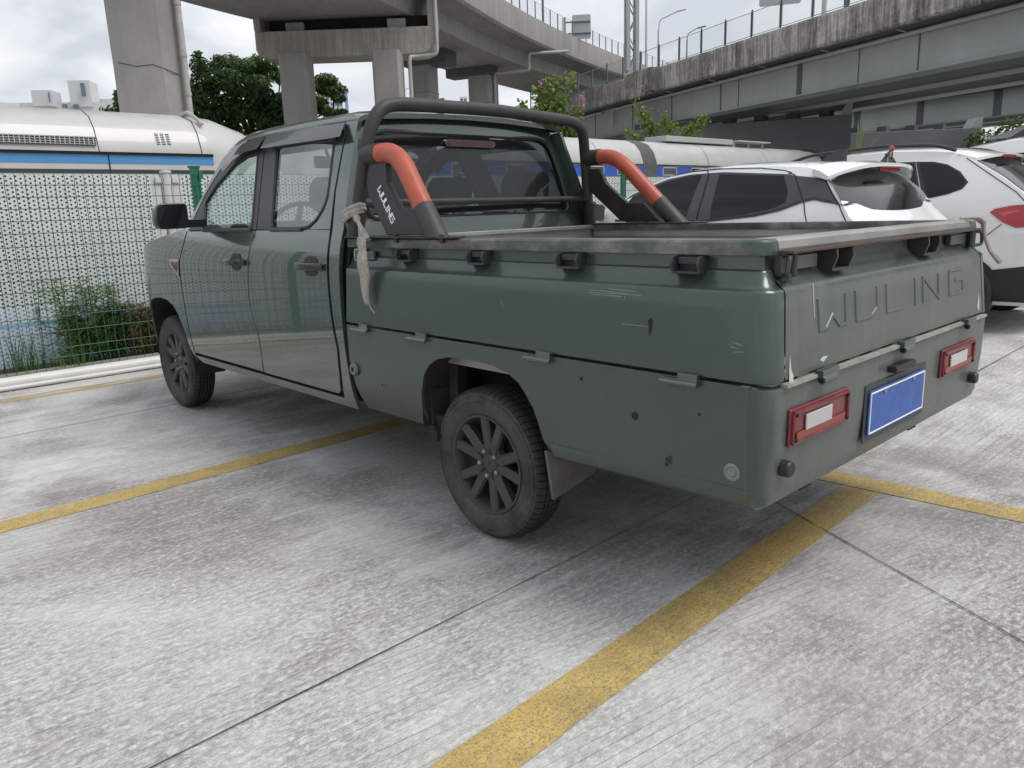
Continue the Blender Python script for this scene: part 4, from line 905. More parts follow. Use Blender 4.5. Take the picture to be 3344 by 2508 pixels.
    for xx in (0.832, 0.80, 0.70, 0.60, 0.54): rg.append([Vector((sg * xx, 1.126 + (y - 1.126) * (1.0 if xx > 0.75 else 0.985), z if z < 0.4 else z + 0.004)) for y, z in arch])
    b.loft(rg, closed=False)
    b.box((sg * 0.53, 1.126, 0.55), (0.02, 0.9, 0.36)); b.box((sg * 0.68, 1.452, 0.46), (0.24, 0.012, 0.15)); b.box((sg * 0.70, 1.40, 0.55), (0.05, 0.05, 0.30))
    b.build("wheel_liner", M['liner'], T)
    b = MB(); b.prism([(sg * 0.835, 0.80, 0.43), (sg * 0.60, 0.80, 0.43), (sg * 0.60, 0.79, 0.30), (sg * 0.815, 0.79, 0.255)], (0, -0.012, 0)); b.build("mud_flap", M['flap'], T, bevel=0.003)
    # front wheel-arch liner
    b = MB(); fa = [(3.80, 0.375), (3.835, 0.454), (3.875, 0.565), (3.936, 0.655), (4.01, 0.705), (4.094, 0.728), (4.2, 0.738), (4.326, 0.730), (4.42, 0.71), (4.495, 0.672), (4.545, 0.59), (4.568, 0.489), (4.60, 0.32)]
    b.loft([[Vector((sg * xx * (1 if xx < 0.8 else ttaper(y)), y, z)) for y, z in fa] for xx in (0.835, 0.78, 0.65, 0.52)], closed=False); b.box((sg * 0.51, 4.2, 0.5), (0.02, 0.8, 0.5)); b.build("wheel_liner", M['under'], T)
    # tank flap / tow-eye cover on the lower quarter
    b = MB(); b.lathe([(-0.012, 0.0), (-0.012, 0.024), (-0.004, 0.030), (0.002, 0.030)], 'x', (sg * 0.846, 1.925, 0.563), 20)
    if sg > 0: b.v = [(2 * 0.846 - x, y, z) if False else (x + 0.01, y, z) for x, y, z in b.v]
    b.build("cap", M['paint'], lq); b = MB(); b.lathe([(-0.013, 0.0), (-0.013, 0.010)], 'x', (sg * 0.846 if sg < 0 else 0.872, 1.925, 0.563), 14); b.build("hole", M['seam'], lq, smooth=0)

# rear lower panel wraps round both corners
b = MB(); rings = []
for s_, z in ((0.012, 0.753), (0.001, 0.750), (0.0, 0.742), (0.0, 0.66), (0.001, 0.60), (0.007, 0.52), (0.010, 0.477), (0.011, 0.459), (0.021, 0.432), (0.046, 0.415)):
    r = 0.056 - min(s_, 0.045); pts = []
    for j in range(9): t = PI / 2 * j / 8; pts.append(Vector((-0.790 - r * math.cos(t), 0.056 - r * math.sin(t), z)))
    for i in range(1, 24): x = -0.790 + 1.580 * i / 24; pts.append(Vector((x, 0.056 - r, z)))
    for j in range(9): t = PI / 2 * (1 - j / 8); pts.append(Vector((0.790 + r * math.cos(t), 0.056 - r * math.sin(t), z)))
    rings.append(pts)
b.loft(rings, closed=False); rp = b.build("rear_panel", M['worn'], T, smooth=0.6)
# reversing sensor rings and rubber plugs
for x, z in ((-0.757, 0.532), (0.70, 0.522)):
    b = MB(); b.lathe([(-0.022, 0.0), (-0.022, 0.018), (-0.016, 0.022), (0.004, 0.022)], 'y', (x, 0.0, z), 18); b.build("rubber_plug", M['black'], rp)
b = MB(); b.lathe([(-0.010, 0.0), (-0.010, 0.012), (-0.007, 0.014), (-0.009, 0.018), (-0.006, 0.024), (0.002, 0.026)], 'x', (-0.838, 0.10, 0.520), 24); b.build("marker_light", plain("marker_lens", (0.16, 0.19, 0.17), 0.2, coat=0.5), rp)
# tail lights
def tail_light(x0, x1, z0, z1, inner):
    c = Vector(((x0 + x1) / 2, 0, (z0 + z1) / 2)); hw, hz = (x1 - x0) / 2, (z1 - z0) / 2
    b = MB(); b.prism([(c.x + u * hw, 0.001, c.z + v * hz) for u, v in ((-1, -1), (1, -1), (1, 1), (-1, 1))], (0, -0.010, 0)); o = b.build("tail_light", M['dullred'], T, bevel=0.005)
    b = MB()
    for a, e in (((-1, 1), (1, 1)), ((1, 1), (1, -1)), ((1, -1), (-1, -1)), ((-1, -1), (-1, 1))):
        b.tube([(c.x + a[0] * (hw - 0.012), -0.011, c.z + a[1] * (hz - 0.012)), (c.x + e[0] * (hw - 0.012), -0.011, c.z + e[1] * (hz - 0.012))], 0.006, 6)
    b.build("lens_rim", M['dullred'], o)
    b = MB(); b.prism([(inner[0] + u * inner[2], -0.010, inner[1] + v * inner[3]) for u, v in ((-1, -1), (1, -1), (1, 1), (-1, 1))], (0, -0.006, 0)); b.build("reversing_lens", M['white_lens'], o, bevel=0.004)
    b = MB(); b.prism([(c.x + u * (hw - 0.03), -0.010, z0 + 0.026 + v * 0.010) for u, v in ((-1, -1), (1, -1), (1, 1), (-1, 1))], (0, -0.004, 0)); b.build("amber_strip", plain("amber_lens", (0.24, 0.045, 0.03), 0.3) if "amber_lens" not in bpy.data.materials else bpy.data.materials["amber_lens"], o)
    b = MB()
    for u in (-1, 1):
        for v in (-1, 1): b = MB(); b.lathe([(-0.018, 0.0), (-0.018, 0.005), (-0.012, 0.006)], 'y', (c.x + u * (hw - 0.022), 0, c.z + v * (hz - 0.018)), 8); b.build("screw", M['seam'], o)
tail_light(-0.752, -0.41, 0.585, 0.688, (-0.60, 0.640, 0.075, 0.022)); tail_light(0.33, 0.668, 0.580, 0.683, (0.492, 0.632, 0.085, 0.022))
# number plate in its recess, plate lamps
b = MB(); b.prism([(-0.285, 0.001, 0.485), (0.195, 0.001, 0.485), (0.195, 0.001, 0.665), (-0.285, 0.001, 0.665)], (0, -0.005, 0)); b.build("plate_holder", M['trim'], T, bevel=0.003)
b = MB(); b.prism([Vector((x, -0.006, z)) for x, z in rounded([(-0.265, 0.505), (0.175, 0.505), (0.175, 0.645), (-0.265, 0.645)], 0.012, 3)], (0, -0.004, 0)); po = b.build("number_plate", M['plate'], T)
b = MB()
for a, e in (((-0.257, 0.513), (0.167, 0.513)), ((0.167, 0.513), (0.167, 0.637)), ((0.167, 0.637), (-0.257, 0.637)), ((-0.257, 0.637), (-0.257, 0.513))): b.tube([(a[0], -0.0105, a[1]), (e[0], -0.0105, e[1])], 0.0025, 5)
b.build("plate_edge", M['white'], po)
for x in (-0.16, 0.07): b = MB(); b.lathe([(-0.0155, 0.0), (-0.0145, 0.006), (-0.010, 0.006)], 'y', (x, 0.0, 0.628), 10); b.build("plate_bolt", M['zinc'], po)
b = MB(); b.box((-0.045, -0.014, 0.690), (0.16, 0.03, 0.022)); b.build("plate_lamp", M['black'], T, bevel=0.005)

# ---- tailgate
tgl = lambda x, z, dy=0.0: Vector((x, 0.0 + (z - 0.745) * 0.10 + dy, z))
xg = lambda z: 0.772 - 0.10 * max(0, z - 0.745)
prof_t = [(0.012, 0.762), (0.001, 0.767), (0.0, 0.78), (0.0, 0.86), (0.0, 0.93), (0.0, 0.978), (0.003, 0.990), (0.012, 0.998), (0.034, 1.018), (0.050, 1.036), (0.054, 1.045), (0.054, 1.088)]
b = MB(); rings = []
for s_, z in prof_t:
    g = xg(z) - 0.004; xs = [-g + 2 * g * i / 36 for i in range(37)]; rg = []
    for x in xs:
        d = min(x + g, g - x); k = 1.0 if z < 0.985 or d > 0.30 else 1.0
        rg.append(tgl(x, z, s_ * k))
    rings.append(rg)
b.loft(rings, closed=False)
tg = b.build("tailgate", M['worn'], T, smooth=0.55)
b = MB(); sec = [(0.018, 1.086), (0.016, 1.092), (0.018, 1.110), (0.024, 1.1165), (0.088, 1.1165), (0.092, 1.110), (0.092, 0.80), (0.086, 0.80), (0.086, 1.086)]
g = 0.742; b.loft([[tgl(x, z, s_) for s_, z in sec] for x in (-g + 0.006, 0.0, g - 0.006)]); b.build("top_cap", M['steel'], tg, smooth=0.4)
b = MB(); b.box((0, 0.030, 1.083), (1.46, 0.03, 0.006)); b.build("rusty_edge", plain("rust_edge", (0.075, 0.05, 0.038), 0.85, var=0.4, scale=30), tg, smooth=0)
for x in (-0.425, 0.245):
    b = MB(); y0 = 0.083
    for dx in (-0.05, 0.05):
        b.prism([(x + dx - 0.005, y0, 1.080), (x + dx - 0.005, y0 - 0.062, 1.080), (x + dx - 0.005, y0 - 0.066, 1.056), (x + dx - 0.005, y0 - 0.052, 1.018), (x + dx - 0.005, y0 - 0.026, 1.014), (x + dx - 0.005, y0, 1.040)], (0.010, 0, 0))
    b.box((x, y0 - 0.003, 1.055), (0.10, 0.006, 0.05)); b.box((x, y0 - 0.036, 1.020), (0.10, 0.036, 0.008)); b.box((x, y0 - 0.018, 1.062), (0.085, 0.016, 0.02))
    b.build("tie_hook", M['trim'], tg, bevel=0.002)
for sg in SIDES:
    b = MB(); x = sg * 0.735
    b.tube(arc_path([(x - sg * 0.05, 0.045, 1.074), (x, 0.022, 1.072), (x + sg * 0.012, 0.022, 1.025), (x - sg * 0.05, 0.045, 1.022)], 0.016), 0.007, 6)
    b.tube([(x - sg * 0.055, 0.040, 1.078), (x - sg * 0.055, 0.040, 1.018)], 0.011, 8); b.box((x - sg * 0.02, 0.052, 1.048), (0.05, 0.02, 0.05)); b.build("latch", M['trim'], tg, bevel=0.002)
    b = MB(); b.box((x - sg * 0.14, 0.066, 1.050), (0.16, 0.022, 0.036)); b.build("latch_lever", M['worn'], tg, bevel=0.004)
b = MB(); b.box((0, -0.002, 0.7545), (1.56, 0.020, 0.009)); b.build("hinge_rail", plain("bare_hinge_rail", (0.30, 0.285, 0.26), 0.6, var=0.3, scale=25), T, smooth=0)
for x in (-0.578, -0.03, 0.56):
    b = MB(); b.tube([(x - 0.04, -0.022, 0.744), (x + 0.035, -0.022, 0.744)], 0.012, 10); b.box((x - 0.008, -0.014, 0.757), (0.062, 0.024, 0.024)); b.box((x + 0.055, -0.008, 0.752), (0.06, 0.012, 0.03)); b.build("hinge", M['worn'], tg, bevel=0.003)
    b = MB(); b.tube([(x - 0.044, -0.022, 0.744), (x - 0.039, -0.022, 0.744)], 0.007, 8); b.build("hinge_pin", M['seam'], tg)
# raised word on the tailgate (outline ridges of pressed letters)
LET = {'W': [[(0, 1), (0.02, 0), (0.26, 0), (0.5, 0.40), (0.74, 0), (0.98, 0), (1, 1)]], 'U': [[(0, 1), (0, 0.0), (0.72, 0.0), (1, 0.25), (1, 1)]], 'L': [[(0, 1), (0, 0), (1, 0)]],
       'I': [[(0.5, 1), (0.5, 0)]], 'N': [[(0, 0), (0, 1), (1, 0), (1, 1)]], 'G': [[(1, 1), (0, 1), (0, 0), (1, 0), (1, 0.55), (0.45, 0.55)]]}
def stroke_letter(mb, ch, place, t):
    """flat stroked letter; place(u, v, h) gives the 3-D point"""
    for pl in LET[ch]:
        for (a, e) in zip(pl[:-1], pl[1:]): mb(ch, a, e)
for ch, x0, x1 in (('W', -0.575, -0.41), ('U', -0.345, -0.20), ('L', -0.13, 0.0), ('I', 0.065, 0.13), ('N', 0.165, 0.305), ('G', 0.41, 0.545)):
    b = MB(); z0, z1 = 0.868, 0.950; t = 0.0070
    for pl in LET[ch]:
        for a, e in zip(pl[:-1], pl[1:]):
            p0 = Vector((x0 + (x1 - x0) * a[0], z0 + (z1 - z0) * a[1])); p1 = Vector((x0 + (x1 - x0) * e[0], z0 + (z1 - z0) * e[1]))
            d = (p1 - p0).normalized(); nn = Vector((-d.y, d.x)) * t; p0 = p0 - d * t * 0.9; p1 = p1 + d * t * 0.9
            base = [p0 + nn, p0 - nn, p1 - nn, p1 + nn]; tp = [p0 + nn * 0.6 + d * 0.004, p0 - nn * 0.6 + d * 0.004, p1 - nn * 0.6 - d * 0.004, p1 + nn * 0.6 - d * 0.004]
            b.hexa([tgl(q.x, q.y, 0.001) for q in base], [tgl(q.x, q.y, -0.0036) for q in tp])
    b.build("raised_letter", M['worn'], tg, smooth=0.4, bevel=0.0015)
# bare-metal chips and scratches
b = MB()
for x, z, pl in ((-0.742, 0.80, [(-0.008, -0.04), (0.012, -0.045), (0.016, -0.028), (0.006, -0.01), (0.003, 0.03), (-0.003, 0.0)]), (0.715, 0.815, [(-0.012, -0.02), (0.006, -0.04), (0.014, -0.005), (0.004, 0.03), (-0.002, 0.0)]),
                 (-0.56, 0.79, [(-0.02, 0.0), (0.0, -0.008), (0.03, 0.004), (0.0, 0.007)]), (-0.60, 0.955, [(-0.0015, -0.05), (0.0015, -0.05), (0.002, 0.04), (-0.0015, 0.04)])):
    b = MB(); b.add([tgl(x + u, z + v, -0.0012) for u, v in pl], [tuple(range(len(pl)))]); b.build("bare_chip", M['chip'], tg, smooth=0)
b = MB(); rs = random.Random(4)
for (y, z, l, s_) in ((0.52, 0.968, 0.16, 0.02), (0.50, 0.963, 0.20, -0.01), (0.47, 0.975, 0.10, 0.03), (0.53, 0.957, 0.12, 0.0), (0.46, 0.955, 0.004, 6.0), (0.98, 0.90, 0.02, 1.6), (0.42, 0.88, 0.09, 0.01), (0.09, 0.86, 0.03, 0.2), (0.10, 0.85, 0.02, 0.1), (0.085, 0.84, 0.03, -0.1)):
    b = MB(); b.tube([(-bw(z) - 0.0001, lean(y - l / 2, z), z - s_ * l / 2), (-bw(z) - 0.0001, lean(y + l / 2, z), z + s_ * l / 2)], 0.0008, 4); b.build("scratch", M['scratch'], T, smooth=0)

b = MB()
b.add([(-bw(z_) - 0.0012, y_, z_) for y_, z_ in ((0.372, 0.905), (0.364, 0.895), (0.366, 0.875), (0.370, 0.855), (0.374, 0.855), (0.376, 0.880), (0.380, 0.896))], [tuple(range(7))]); b.build("dark_dent", M['under'], T, smooth=0)
for y_, z_, r_ in ((0.415, 0.618, 0.012), (0.62, 0.70, 0.006), (1.72, 0.52, 0.006), (0.20, 0.66, 0.004), (0.30, 0.512, 0.007), (0.302, 0.497, 0.006)):
    b = MB(); b.add([(-0.8474, y_ + r_ * math.cos(a), z_ + r_ * math.sin(a)) for a in [2 * PI * k / 10 for k in range(10)]], [tuple(range(10))]); b.build("spot", M['under'], T, smooth=0)

# ---- bed floor, front bulkhead
b = MB(); b.box((0, 0.99, 0.73), (1.50, 1.90, 0.02))
for k in range(9): b.box((-0.64 + k * 0.16, 0.99, 0.744), (0.07, 1.88, 0.012))
b.build("bed_floor", M['steel'], T, bevel=0.004)
b = MB(); b.box((0, 1.955, 0.87), (1.54, 0.02, 0.49)); b.box((0, 1.945, 1.105), (1.54, 0.045, 0.02)); b.box((0, 1.94, 0.95), (1.54, 0.012, 0.05)); b.build("bulkhead", M['steel'], T, bevel=0.004)
b = MB(); b.tube([(0.745, 1.93, 1.10), (0.745, 1.93, 0.85)], 0.007, 6); b.build("weld_seam", M['zinc'], T)

# ---- roll bar
def rb_left(sg): return sg
rbar = MB()
hoop = arc_path([(-0.785, 1.945, 1.115), (-0.735, 1.872, 1.52), (-0.68, 1.86, 1.628), (-0.60, 1.862, 1.655), (0.0, 1.90, 1.668), (0.59, 1.945, 1.650), (0.675, 1.955, 1.612), (0.728, 1.99, 1.50), (0.785, 2.01, 1.115)], 0.085, 7)
rbar.tube(hoop, 0.0285, 16); rb = rbar.build("roll_bar", M['barblk'], T, smooth=0.8)
b = MB(); b.tube([(-0.765, 1.915, 1.257), (0.76, 2.0, 1.257)], 0.0145, 12)
for p0, p1 in (((-0.765, 1.915, 1.257), (-0.66, 1.921, 1.257)), ((0.76, 2.0, 1.257), (0.70, 1.997, 1.257))): b.tube([p0, p1], 0.019, 12)
b.build("cross_bar", M['barblk'], rb)
for sg, yA, yB, yF, zA, y1 in ((-1, 1.845, 1.66, 1.372, 1.446, 1.945), (1, 1.945, 1.775, 1.412, 1.470, 2.01)):
    X = lambda z: sg * (0.785 - (z - 1.11) * 0.14)
    tp = arc_path([(X(zA), yA, zA), (X(zA), yB, zA), (X(1.10), yF, 1.112)], 0.11, 8)
    cut = 1.222
    up = [q for q in tp if q.z >= cut - 0.001]; q0 = up[-1]; q1 = tp[-1]; t = (q0.z - cut) / (q0.z - q1.z); mid = q0 + (q1 - q0) * t
    b = MB(); b.tube(up[1:] + [mid] if False else [tp[0] + Vector((0, -0.055, 0))] + [q for q in up if q.y < yA - 0.06] + [mid], 0.039, 18); b.build("orange_strut", M['orange'], rb, smooth=0.9)
    b = MB(); ax_ = (tp[-1] - mid).normalized(); b.tube([mid - ax_ * 0.004, tp[-1] + ax_ * 0.06], 0.0425, 18, caps=False)
    b.v = [tuple(Vector(q) - ax_ * ((q[2] - 1.121) / ax_.z)) if q[2] < 1.121 else q for q in b.v]
    b.build("foot_socket", M['barblk'], rb, smooth=0.9)
    b = MB(); b.tube([tp[0] + Vector((0, 0.03, 0)), tp[0] + Vector((0, -0.062, 0))], 0.0425, 18); b.build("strut_socket", M['barblk'], rb, smooth=0.9)
    b = MB(); b.tube([(X(1.115), y1, 1.115), (X(1.235), y1 - 0.02, 1.235)], 0.036, 16); b.build("leg_sleeve", M['barblk'], rb, smooth=0.9)
    dy = lambda z: (z - 1.11) * (0.225 if sg < 0 else 0.0) + (0.0 if sg < 0 else 0.07 + (z - 1.11) * 0.55)
    pl = [(1.773, 1.412), (1.655, 1.410), (1.660, 1.331), (1.585, 1.225), (1.486, 1.223), (1.44, 1.127), (1.689, 1.127), (1.803, 1.302), (1.802, 1.35)]
    b = MB(); b.prism([(X(z) + sg * 0.012, y + dy(z), z) for y, z in pl], (-sg * 0.028, 0, 0)); so = b.build("side_plate", M['barblk'], rb, bevel=0.004)
    b = MB(); b.prism([Vector((sg * (0.785 + q[0]), q[1], 1.116)) for q in rounded([(-0.075, 1.985), (0.035, 1.985), (0.035, 1.27), (0.0, 1.235), (-0.075, 1.30)], 0.02, 3)], (0, 0, 0.007)); b.build("foot_plate", M['barblk'], rb, bevel=0.002)
    for yy in (1.62, 1.33): b = MB(); b.lathe([(1.1, 0.011), (1.129, 0.011), (1.132, 0.008), (1.132, 0.0)], 'z', (sg * 0.80, yy, 0), 6); b.build("bolt", M['trim'], rb, smooth=0)
    if sg < 0:   # word painted down the plate
        A = Vector((1.712, 1.312)); B = Vector((1.632, 1.180)); d = (B - A).normalized(); nn = Vector((d.y, -d.x)); Ln = (B - A).length; hh = 0.029
        if nn.x > 0: nn = -nn
        pos_ = 0.0; wid = {'W': 1.35, 'U': 0.95, 'L': 0.8, 'I': 0.3, 'N': 1.05, 'G': 1.0}; tot = sum(wid[c] for c in "WULING") + 0.28 * 5; sc = Ln / tot
        b = MB(); cx = 0.0
        for c in "WULING":
            for pls in LET[c]:
                for a, e in zip(pls[:-1], pls[1:]):
                    f2 = lambda q: A + d * (cx + q[0] * wid[c] - (0 if c != 'I' else 0.5 * wid[c] - 0.15)) * sc + nn * (q[1] - 0.5) * hh
                    p0, p1 = f2(a), f2(e)
                    dd = (p1 - p0).normalized(); m2 = Vector((-dd.y, dd.x)) * 0.0032; p0 = p0 - dd * 0.0025; p1 = p1 + dd * 0.0025
                    b.add([(X(q.y) + sg * 0.0142, q.x + dy(q.y), q.y) for q in (p0 + m2, p0 - m2, p1 - m2, p1 + m2)], [(0, 1, 2, 3)])
            cx += wid[c] + 0.28
        b.build("painted_word", M['white'], so, smooth=0)
        for ch in rb.children: pass

# ---- wheels
def make_wheel(sg, y):
    w = bpy.data.objects.new("wheel", None); COL.objects.link(w); w.parent = T; k_ = 0.915 if y < 2 else 0.965; w.scale = (0.76, k_, k_); w.location = (sg * 0.724, y, 0.317 * k_); w.rotation_euler = (0.35 if y > 2 else 0.2, 0, 0); w.empty_display_size = 0.3
    o = sg
    prof = [(-0.080, 0.205), (-0.088, 0.215), (-0.098, 0.245), (-0.100, 0.268), (-0.094, 0.292), (-0.086, 0.304), (-0.076, 0.3105)]
    half = []
    for xg_ in (-0.045, -0.015):
        half += [(xg_ - 0.0045, 0.3155), (xg_ - 0.004, 0.307), (xg_ + 0.004, 0.307), (xg_ + 0.0045, 0.3160)]
    prof = prof + half + [(-x, r) for x, r in reversed(half)] + [(-x, r) for x, r in reversed(prof)]
    b = MB(); b.lathe(prof, 'x', n=96)
    # raised bands on the sidewall
    for r0, r1 in ((0.262, 0.266), (0.283, 0.286)): b.lathe([(o * 0.0985, r0 - 0.002), (o * 0.1015, r0), (o * 0.1015, r1), (o * 0.097, r1 + 0.003)], 'x', n=96)
    b.build("tyre", M['tyre'], w, smooth=0.5)
    b = MB(); f0 = o * 0.083
    b.lathe([(f0, 0.207), (f0 + o * 0.006, 0.205), (f0 + o * 0.006, 0.198), (f0 - o * 0.008, 0.192), (f0 - o * 0.03, 0.188), (f0 - o * 0.10, 0.180), (f0 - o * 0.155, 0.19), (f0 - o * 0.155, 0.205)], 'x', n=72)
    b.lathe([(f0 - o * 0.018, 0.0), (f0 - o * 0.018, 0.036), (f0 - o * 0.022, 0.040), (f0 - o * 0.026, 0.078), (f0 - o * 0.06, 0.084)], 'x', n=40)
    for k in range(5):
        for s_ in (-1, 1):
            a = 2 * PI * k / 5 + PI / 2; rg = []
            for r, off, wd, dp in ((0.040, 0.008, 0.027, 0.020), (0.085, 0.019, 0.0255, 0.012), (0.13, 0.034, 0.0235, 0.007), (0.196, 0.052, 0.0235, 0.002)):
                ca, sa = math.cos(a), math.sin(a); t = Vector((0, -sa, ca)); rd = Vector((0, ca, sa)); c = rd * r + t * off * s_
                xo = f0 - o * dp; rg.append([c + t * wd + Vector((xo - o * 0.012, 0, 0)), c + t * wd * 0.72 + Vector((xo, 0, 0)), c - t * wd * 0.72 + Vector((xo, 0, 0)), c - t * wd + Vector((xo - o * 0.012, 0, 0)), c - t * wd * 0.8 + Vector((xo - o * 0.05, 0, 0)), c + t * wd * 0.8 + Vector((xo - o * 0.05, 0, 0))])
            b.loft(rg)
    b.build("rim", M['rim'], w, smooth=0.6)
    b = MB(); b.lathe([(f0 - o * 0.016, 0.0), (f0 - o * 0.016, 0.026), (f0 - o * 0.020, 0.029)], 'x', n=28); hc = b.build("hub_cap", M['rim'], w)
    b = MB(); b.box((f0 - o * 0.0145, 0, 0), (0.003, 0.014, 0.022), Matrix.Rotation(0.2, 3, 'X')); b.build("hub_badge", plain("hub_red", (0.09, 0.02, 0.02), 0.5) if "hub_red" not in bpy.data.materials else bpy.data.materials["hub_red"], w)
    for k in range(5):
        a = 2 * PI * k / 5 + PI / 2 + PI / 5; b = MB(); b.lathe([(f0 - o * 0.03, 0.0095), (f0 - o * 0.008, 0.0095), (f0 - o * 0.004, 0.006), (f0 - o * 0.003, 0.0)], 'x', (0, 0.054 * math.cos(a), 0.054 * math.sin(a)), 8); b.build("wheel_nut", M['zinc'], w, smooth=0.3)
    b = MB(); b.lathe([(f0 - o * 0.09, 0.0), (f0 - o * 0.09, 0.15), (f0 - o * 0.10, 0.15)], 'x', n=40); b.build("brake_drum", M['under'], w)
    return w
for sg in SIDES:
    make_wheel(sg, 1.152); make_wheel(sg, 4.235)
# ---- chassis, axle, leaf springs
b = MB()
for sg in SIDES:
    b.box((sg * 0.42, 2.2, 0.42), (0.07, 4.2, 0.12))
for y in (0.15, 0.8, 1.7, 2.6, 3.5): b.box((0, y, 0.42), (0.9, 0.06, 0.08))
b.box((0, 1.0, 0.56), (1.02, 1.85, 0.05)); b.build("chassis", M['under'], T, smooth=0)
b = MB(); b.tube([(-0.62, 1.12, 0.317), (0.62, 1.12, 0.317)], 0.04, 12); b.lathe([(-0.1, 0.05), (-0.07, 0.11), (0.07, 0.11), (0.1, 0.05)], 'x', (0, 1.12, 0.317), 20); b.build("rear_axle", M['under'], T)
for sg in SIDES:
    b = MB()
    for k in range(5):
        L_ = 0.68 - k * 0.10; z0 = 0.355 - k * 0.012
        b.loft([[Vector((sg * 0.56 + dx, 1.12 + t * L_, z0 + 0.05 * t * t + dz)) for dx, dz in ((-0.03, 0), (0.03, 0), (0.03, 0.008), (-0.03, 0.008))] for t in (-1, -0.5, 0, 0.5, 1)])
    b.tube([(sg * 0.53, 1.80, 0.41), (sg * 0.62, 1.80, 0.41)], 0.03, 12); b.build("leaf_spring", M['under'], T)
    b = MB(); b.lathe([(-0.03, 0.0), (-0.03, 0.030), (0.03, 0.030), (0.03, 0.0)], 'x', (sg * 0.79, 1.43, 0.358), 18); b.box((sg * 0.77, 1.43, 0.39), (0.03, 0.06, 0.08)); b.build("spring_bracket", M['liner'], T, bevel=0.003)

# ---- rags tied to the truck (things of their own)
b = MB()
c = Vector((-0.783, 1.937, 1.222))
ring = [c + Vector((0.042 * math.cos(a), 0.042 * math.sin(a), 0.010 * math.cos(a * 1.0 + 0.6) - 0.012 * math.sin(a))) for a in [2 * PI * k / 18 for k in range(19)]]
for dz, r in ((0.010, 0.011), (-0.006, 0.012), (-0.018, 0.009)): b.tube([q + Vector((0, 0, dz)) for q in ring], r, 8)
k0 = Vector((-0.80, 1.893, 1.195))
b.tube([k0 + Vector((0, 0.012, 0.012)), k0, k0 + Vector((0.0, -0.008, -0.014))], [0.012, 0.016, 0.010], 8)
rs = random.Random(7)
for i in range(5):
    a = (i - 2) * 0.010
    b.tube([k0, k0 + Vector((-0.005 + a * 0.3, -0.028 + a * 0.5, -0.028)), k0 + Vector((-0.012 + a * 0.3, -0.055 + a * 1.2, -0.062)), k0 + Vector((-0.022, -0.085 + a * 1.3, -0.084))], [0.006, 0.010, 0.012, 0.012], 6)
def ribbon(pts, ws, th=0.006):
    rg = []
    for q, w_ in zip(pts, ws):
        q = Vector(q); rg.append([q + Vector((-th * 1.2, -w_, 0)), q + Vector((-th * 2.4, -w_ * 0.4, 0)), q + Vector((-th * 1.4, w_ * 0.1, 0)), q + Vector((-th * 2.2, w_ * 0.6, 0)), q + Vector((-th, w_, 0)), q + Vector((th * 0.2, w_, 0)), q + Vector((th * 0.2, -w_, 0))])
    return rg
b.loft(ribbon([(-0.838, 1.800, 1.120), (-0.850, 1.790, 1.100), (-0.852, 1.778, 1.070), (-0.862, 1.772, 1.050), (-0.866, 1.768, 1.010), (-0.858, 1.768, 0.97), (-0.858, 1.774, 0.93), (-0.857, 1.772, 0.885), (-0.855, 1.766, 0.855)], [0.032, 0.028, 0.020, 0.030, 0.036, 0.034, 0.024, 0.016, 0.008]))
b.tube([(-0.855, 1.768, 0.862), (-0.856, 1.745, 0.835), (-0.856, 1.722, 0.820)], 0.0022, 5)
tag(b.build("rag", M['cloth'], None, smooth=0.9), "long grey rag knotted round the roll bar leg and hanging down the truck side", "rag")
b = MB()
b.tube([(0.640, 0.07, 1.124), (0.690, 0.05, 1.126), (0.728, 0.035, 1.124), (0.748, 0.022, 1.108), (0.752, 0.020, 1.075), (0.758, 0.015, 1.040)], [0.005, 0.006, 0.007, 0.008, 0.007, 0.006], 6); b.tube([(0.655, 0.062, 1.123), (0.720, 0.045, 1.123), (0.757, 0.030, 1.10), (0.760, 0.022, 1.06)], [0.004, 0.006, 0.006, 0.005], 6)
b.tube([(0.755, 0.012, 1.04), (0.770, 0.0, 1.0), (0.80, -0.012, 0.975), (0.835, -0.02, 0.955)], [0.007, 0.006, 0.009, 0.011], 5)
tag(b.build("strap", M['pinkcloth'], None, smooth=0.9), "pale pink strap tied over the far top corner of the tailgate", "strap")
# ================================================================== parked cars
class Hull:
    def __init__(s, xc, W, stations, zb=0.24, taper=None, crown=0.035):
        s.xc, s.mb = xc, MB(); rg = []; s.W = W
        for (y, zt, tp) in stations:
            ze = zt - crown; pts = []; nl = 12
            for i in range(nl + 1):
                z = zb + (ze - zb) * i / nl; pts.append((W(z) * tp * (0.94 if i == 0 else 1.0), z))
            xe = pts[-1][0]
            for q in (0.97, 0.9, 0.75, 0.5, 0.25): pts.append((xe * q, ze + crown * (1 - q ** 3)))
            full = [Vector((xc - x, y, z)) for x, z in pts] + [Vector((xc, y, zt))] + [Vector((xc + x, y, z)) for x, z in pts[::-1]]
            rg.append(full)
        s.mb.loft(rg, closed=True, caps=True)
        s.bvh = BVHTree.FromPolygons([Vector(q) for q in s.mb.v], s.mb.f)
    def decal(s, name, poly, axis, mat, par, off=0.003, du=0.05, dv=0.03, sg=-1, smooth=1.0, thick=0):
        def fm(u, v):
            if axis == 'x': o, d = Vector((s.xc + sg * 3, u, v)), Vector((-sg, 0, 0))
            elif axis == 'y': o, d = Vector((s.xc + u, -3, v)), Vector((0, 1, 0))
            else: o, d = Vector((s.xc + u, v, 5)), Vector((0, 0, -1))
            h, nn, i, ds = s.bvh.ray_cast(o, d)
            if h is None:
                h, nn, i, ds = s.bvh.find_nearest(o + d * 2.1)
            if nn.dot(d) > 0: nn = -nn
            return h + nn * off
        return panel(name, poly, fm, mat, par, du=du, dv=dv, thick=thick, bev=0, smooth=smooth)
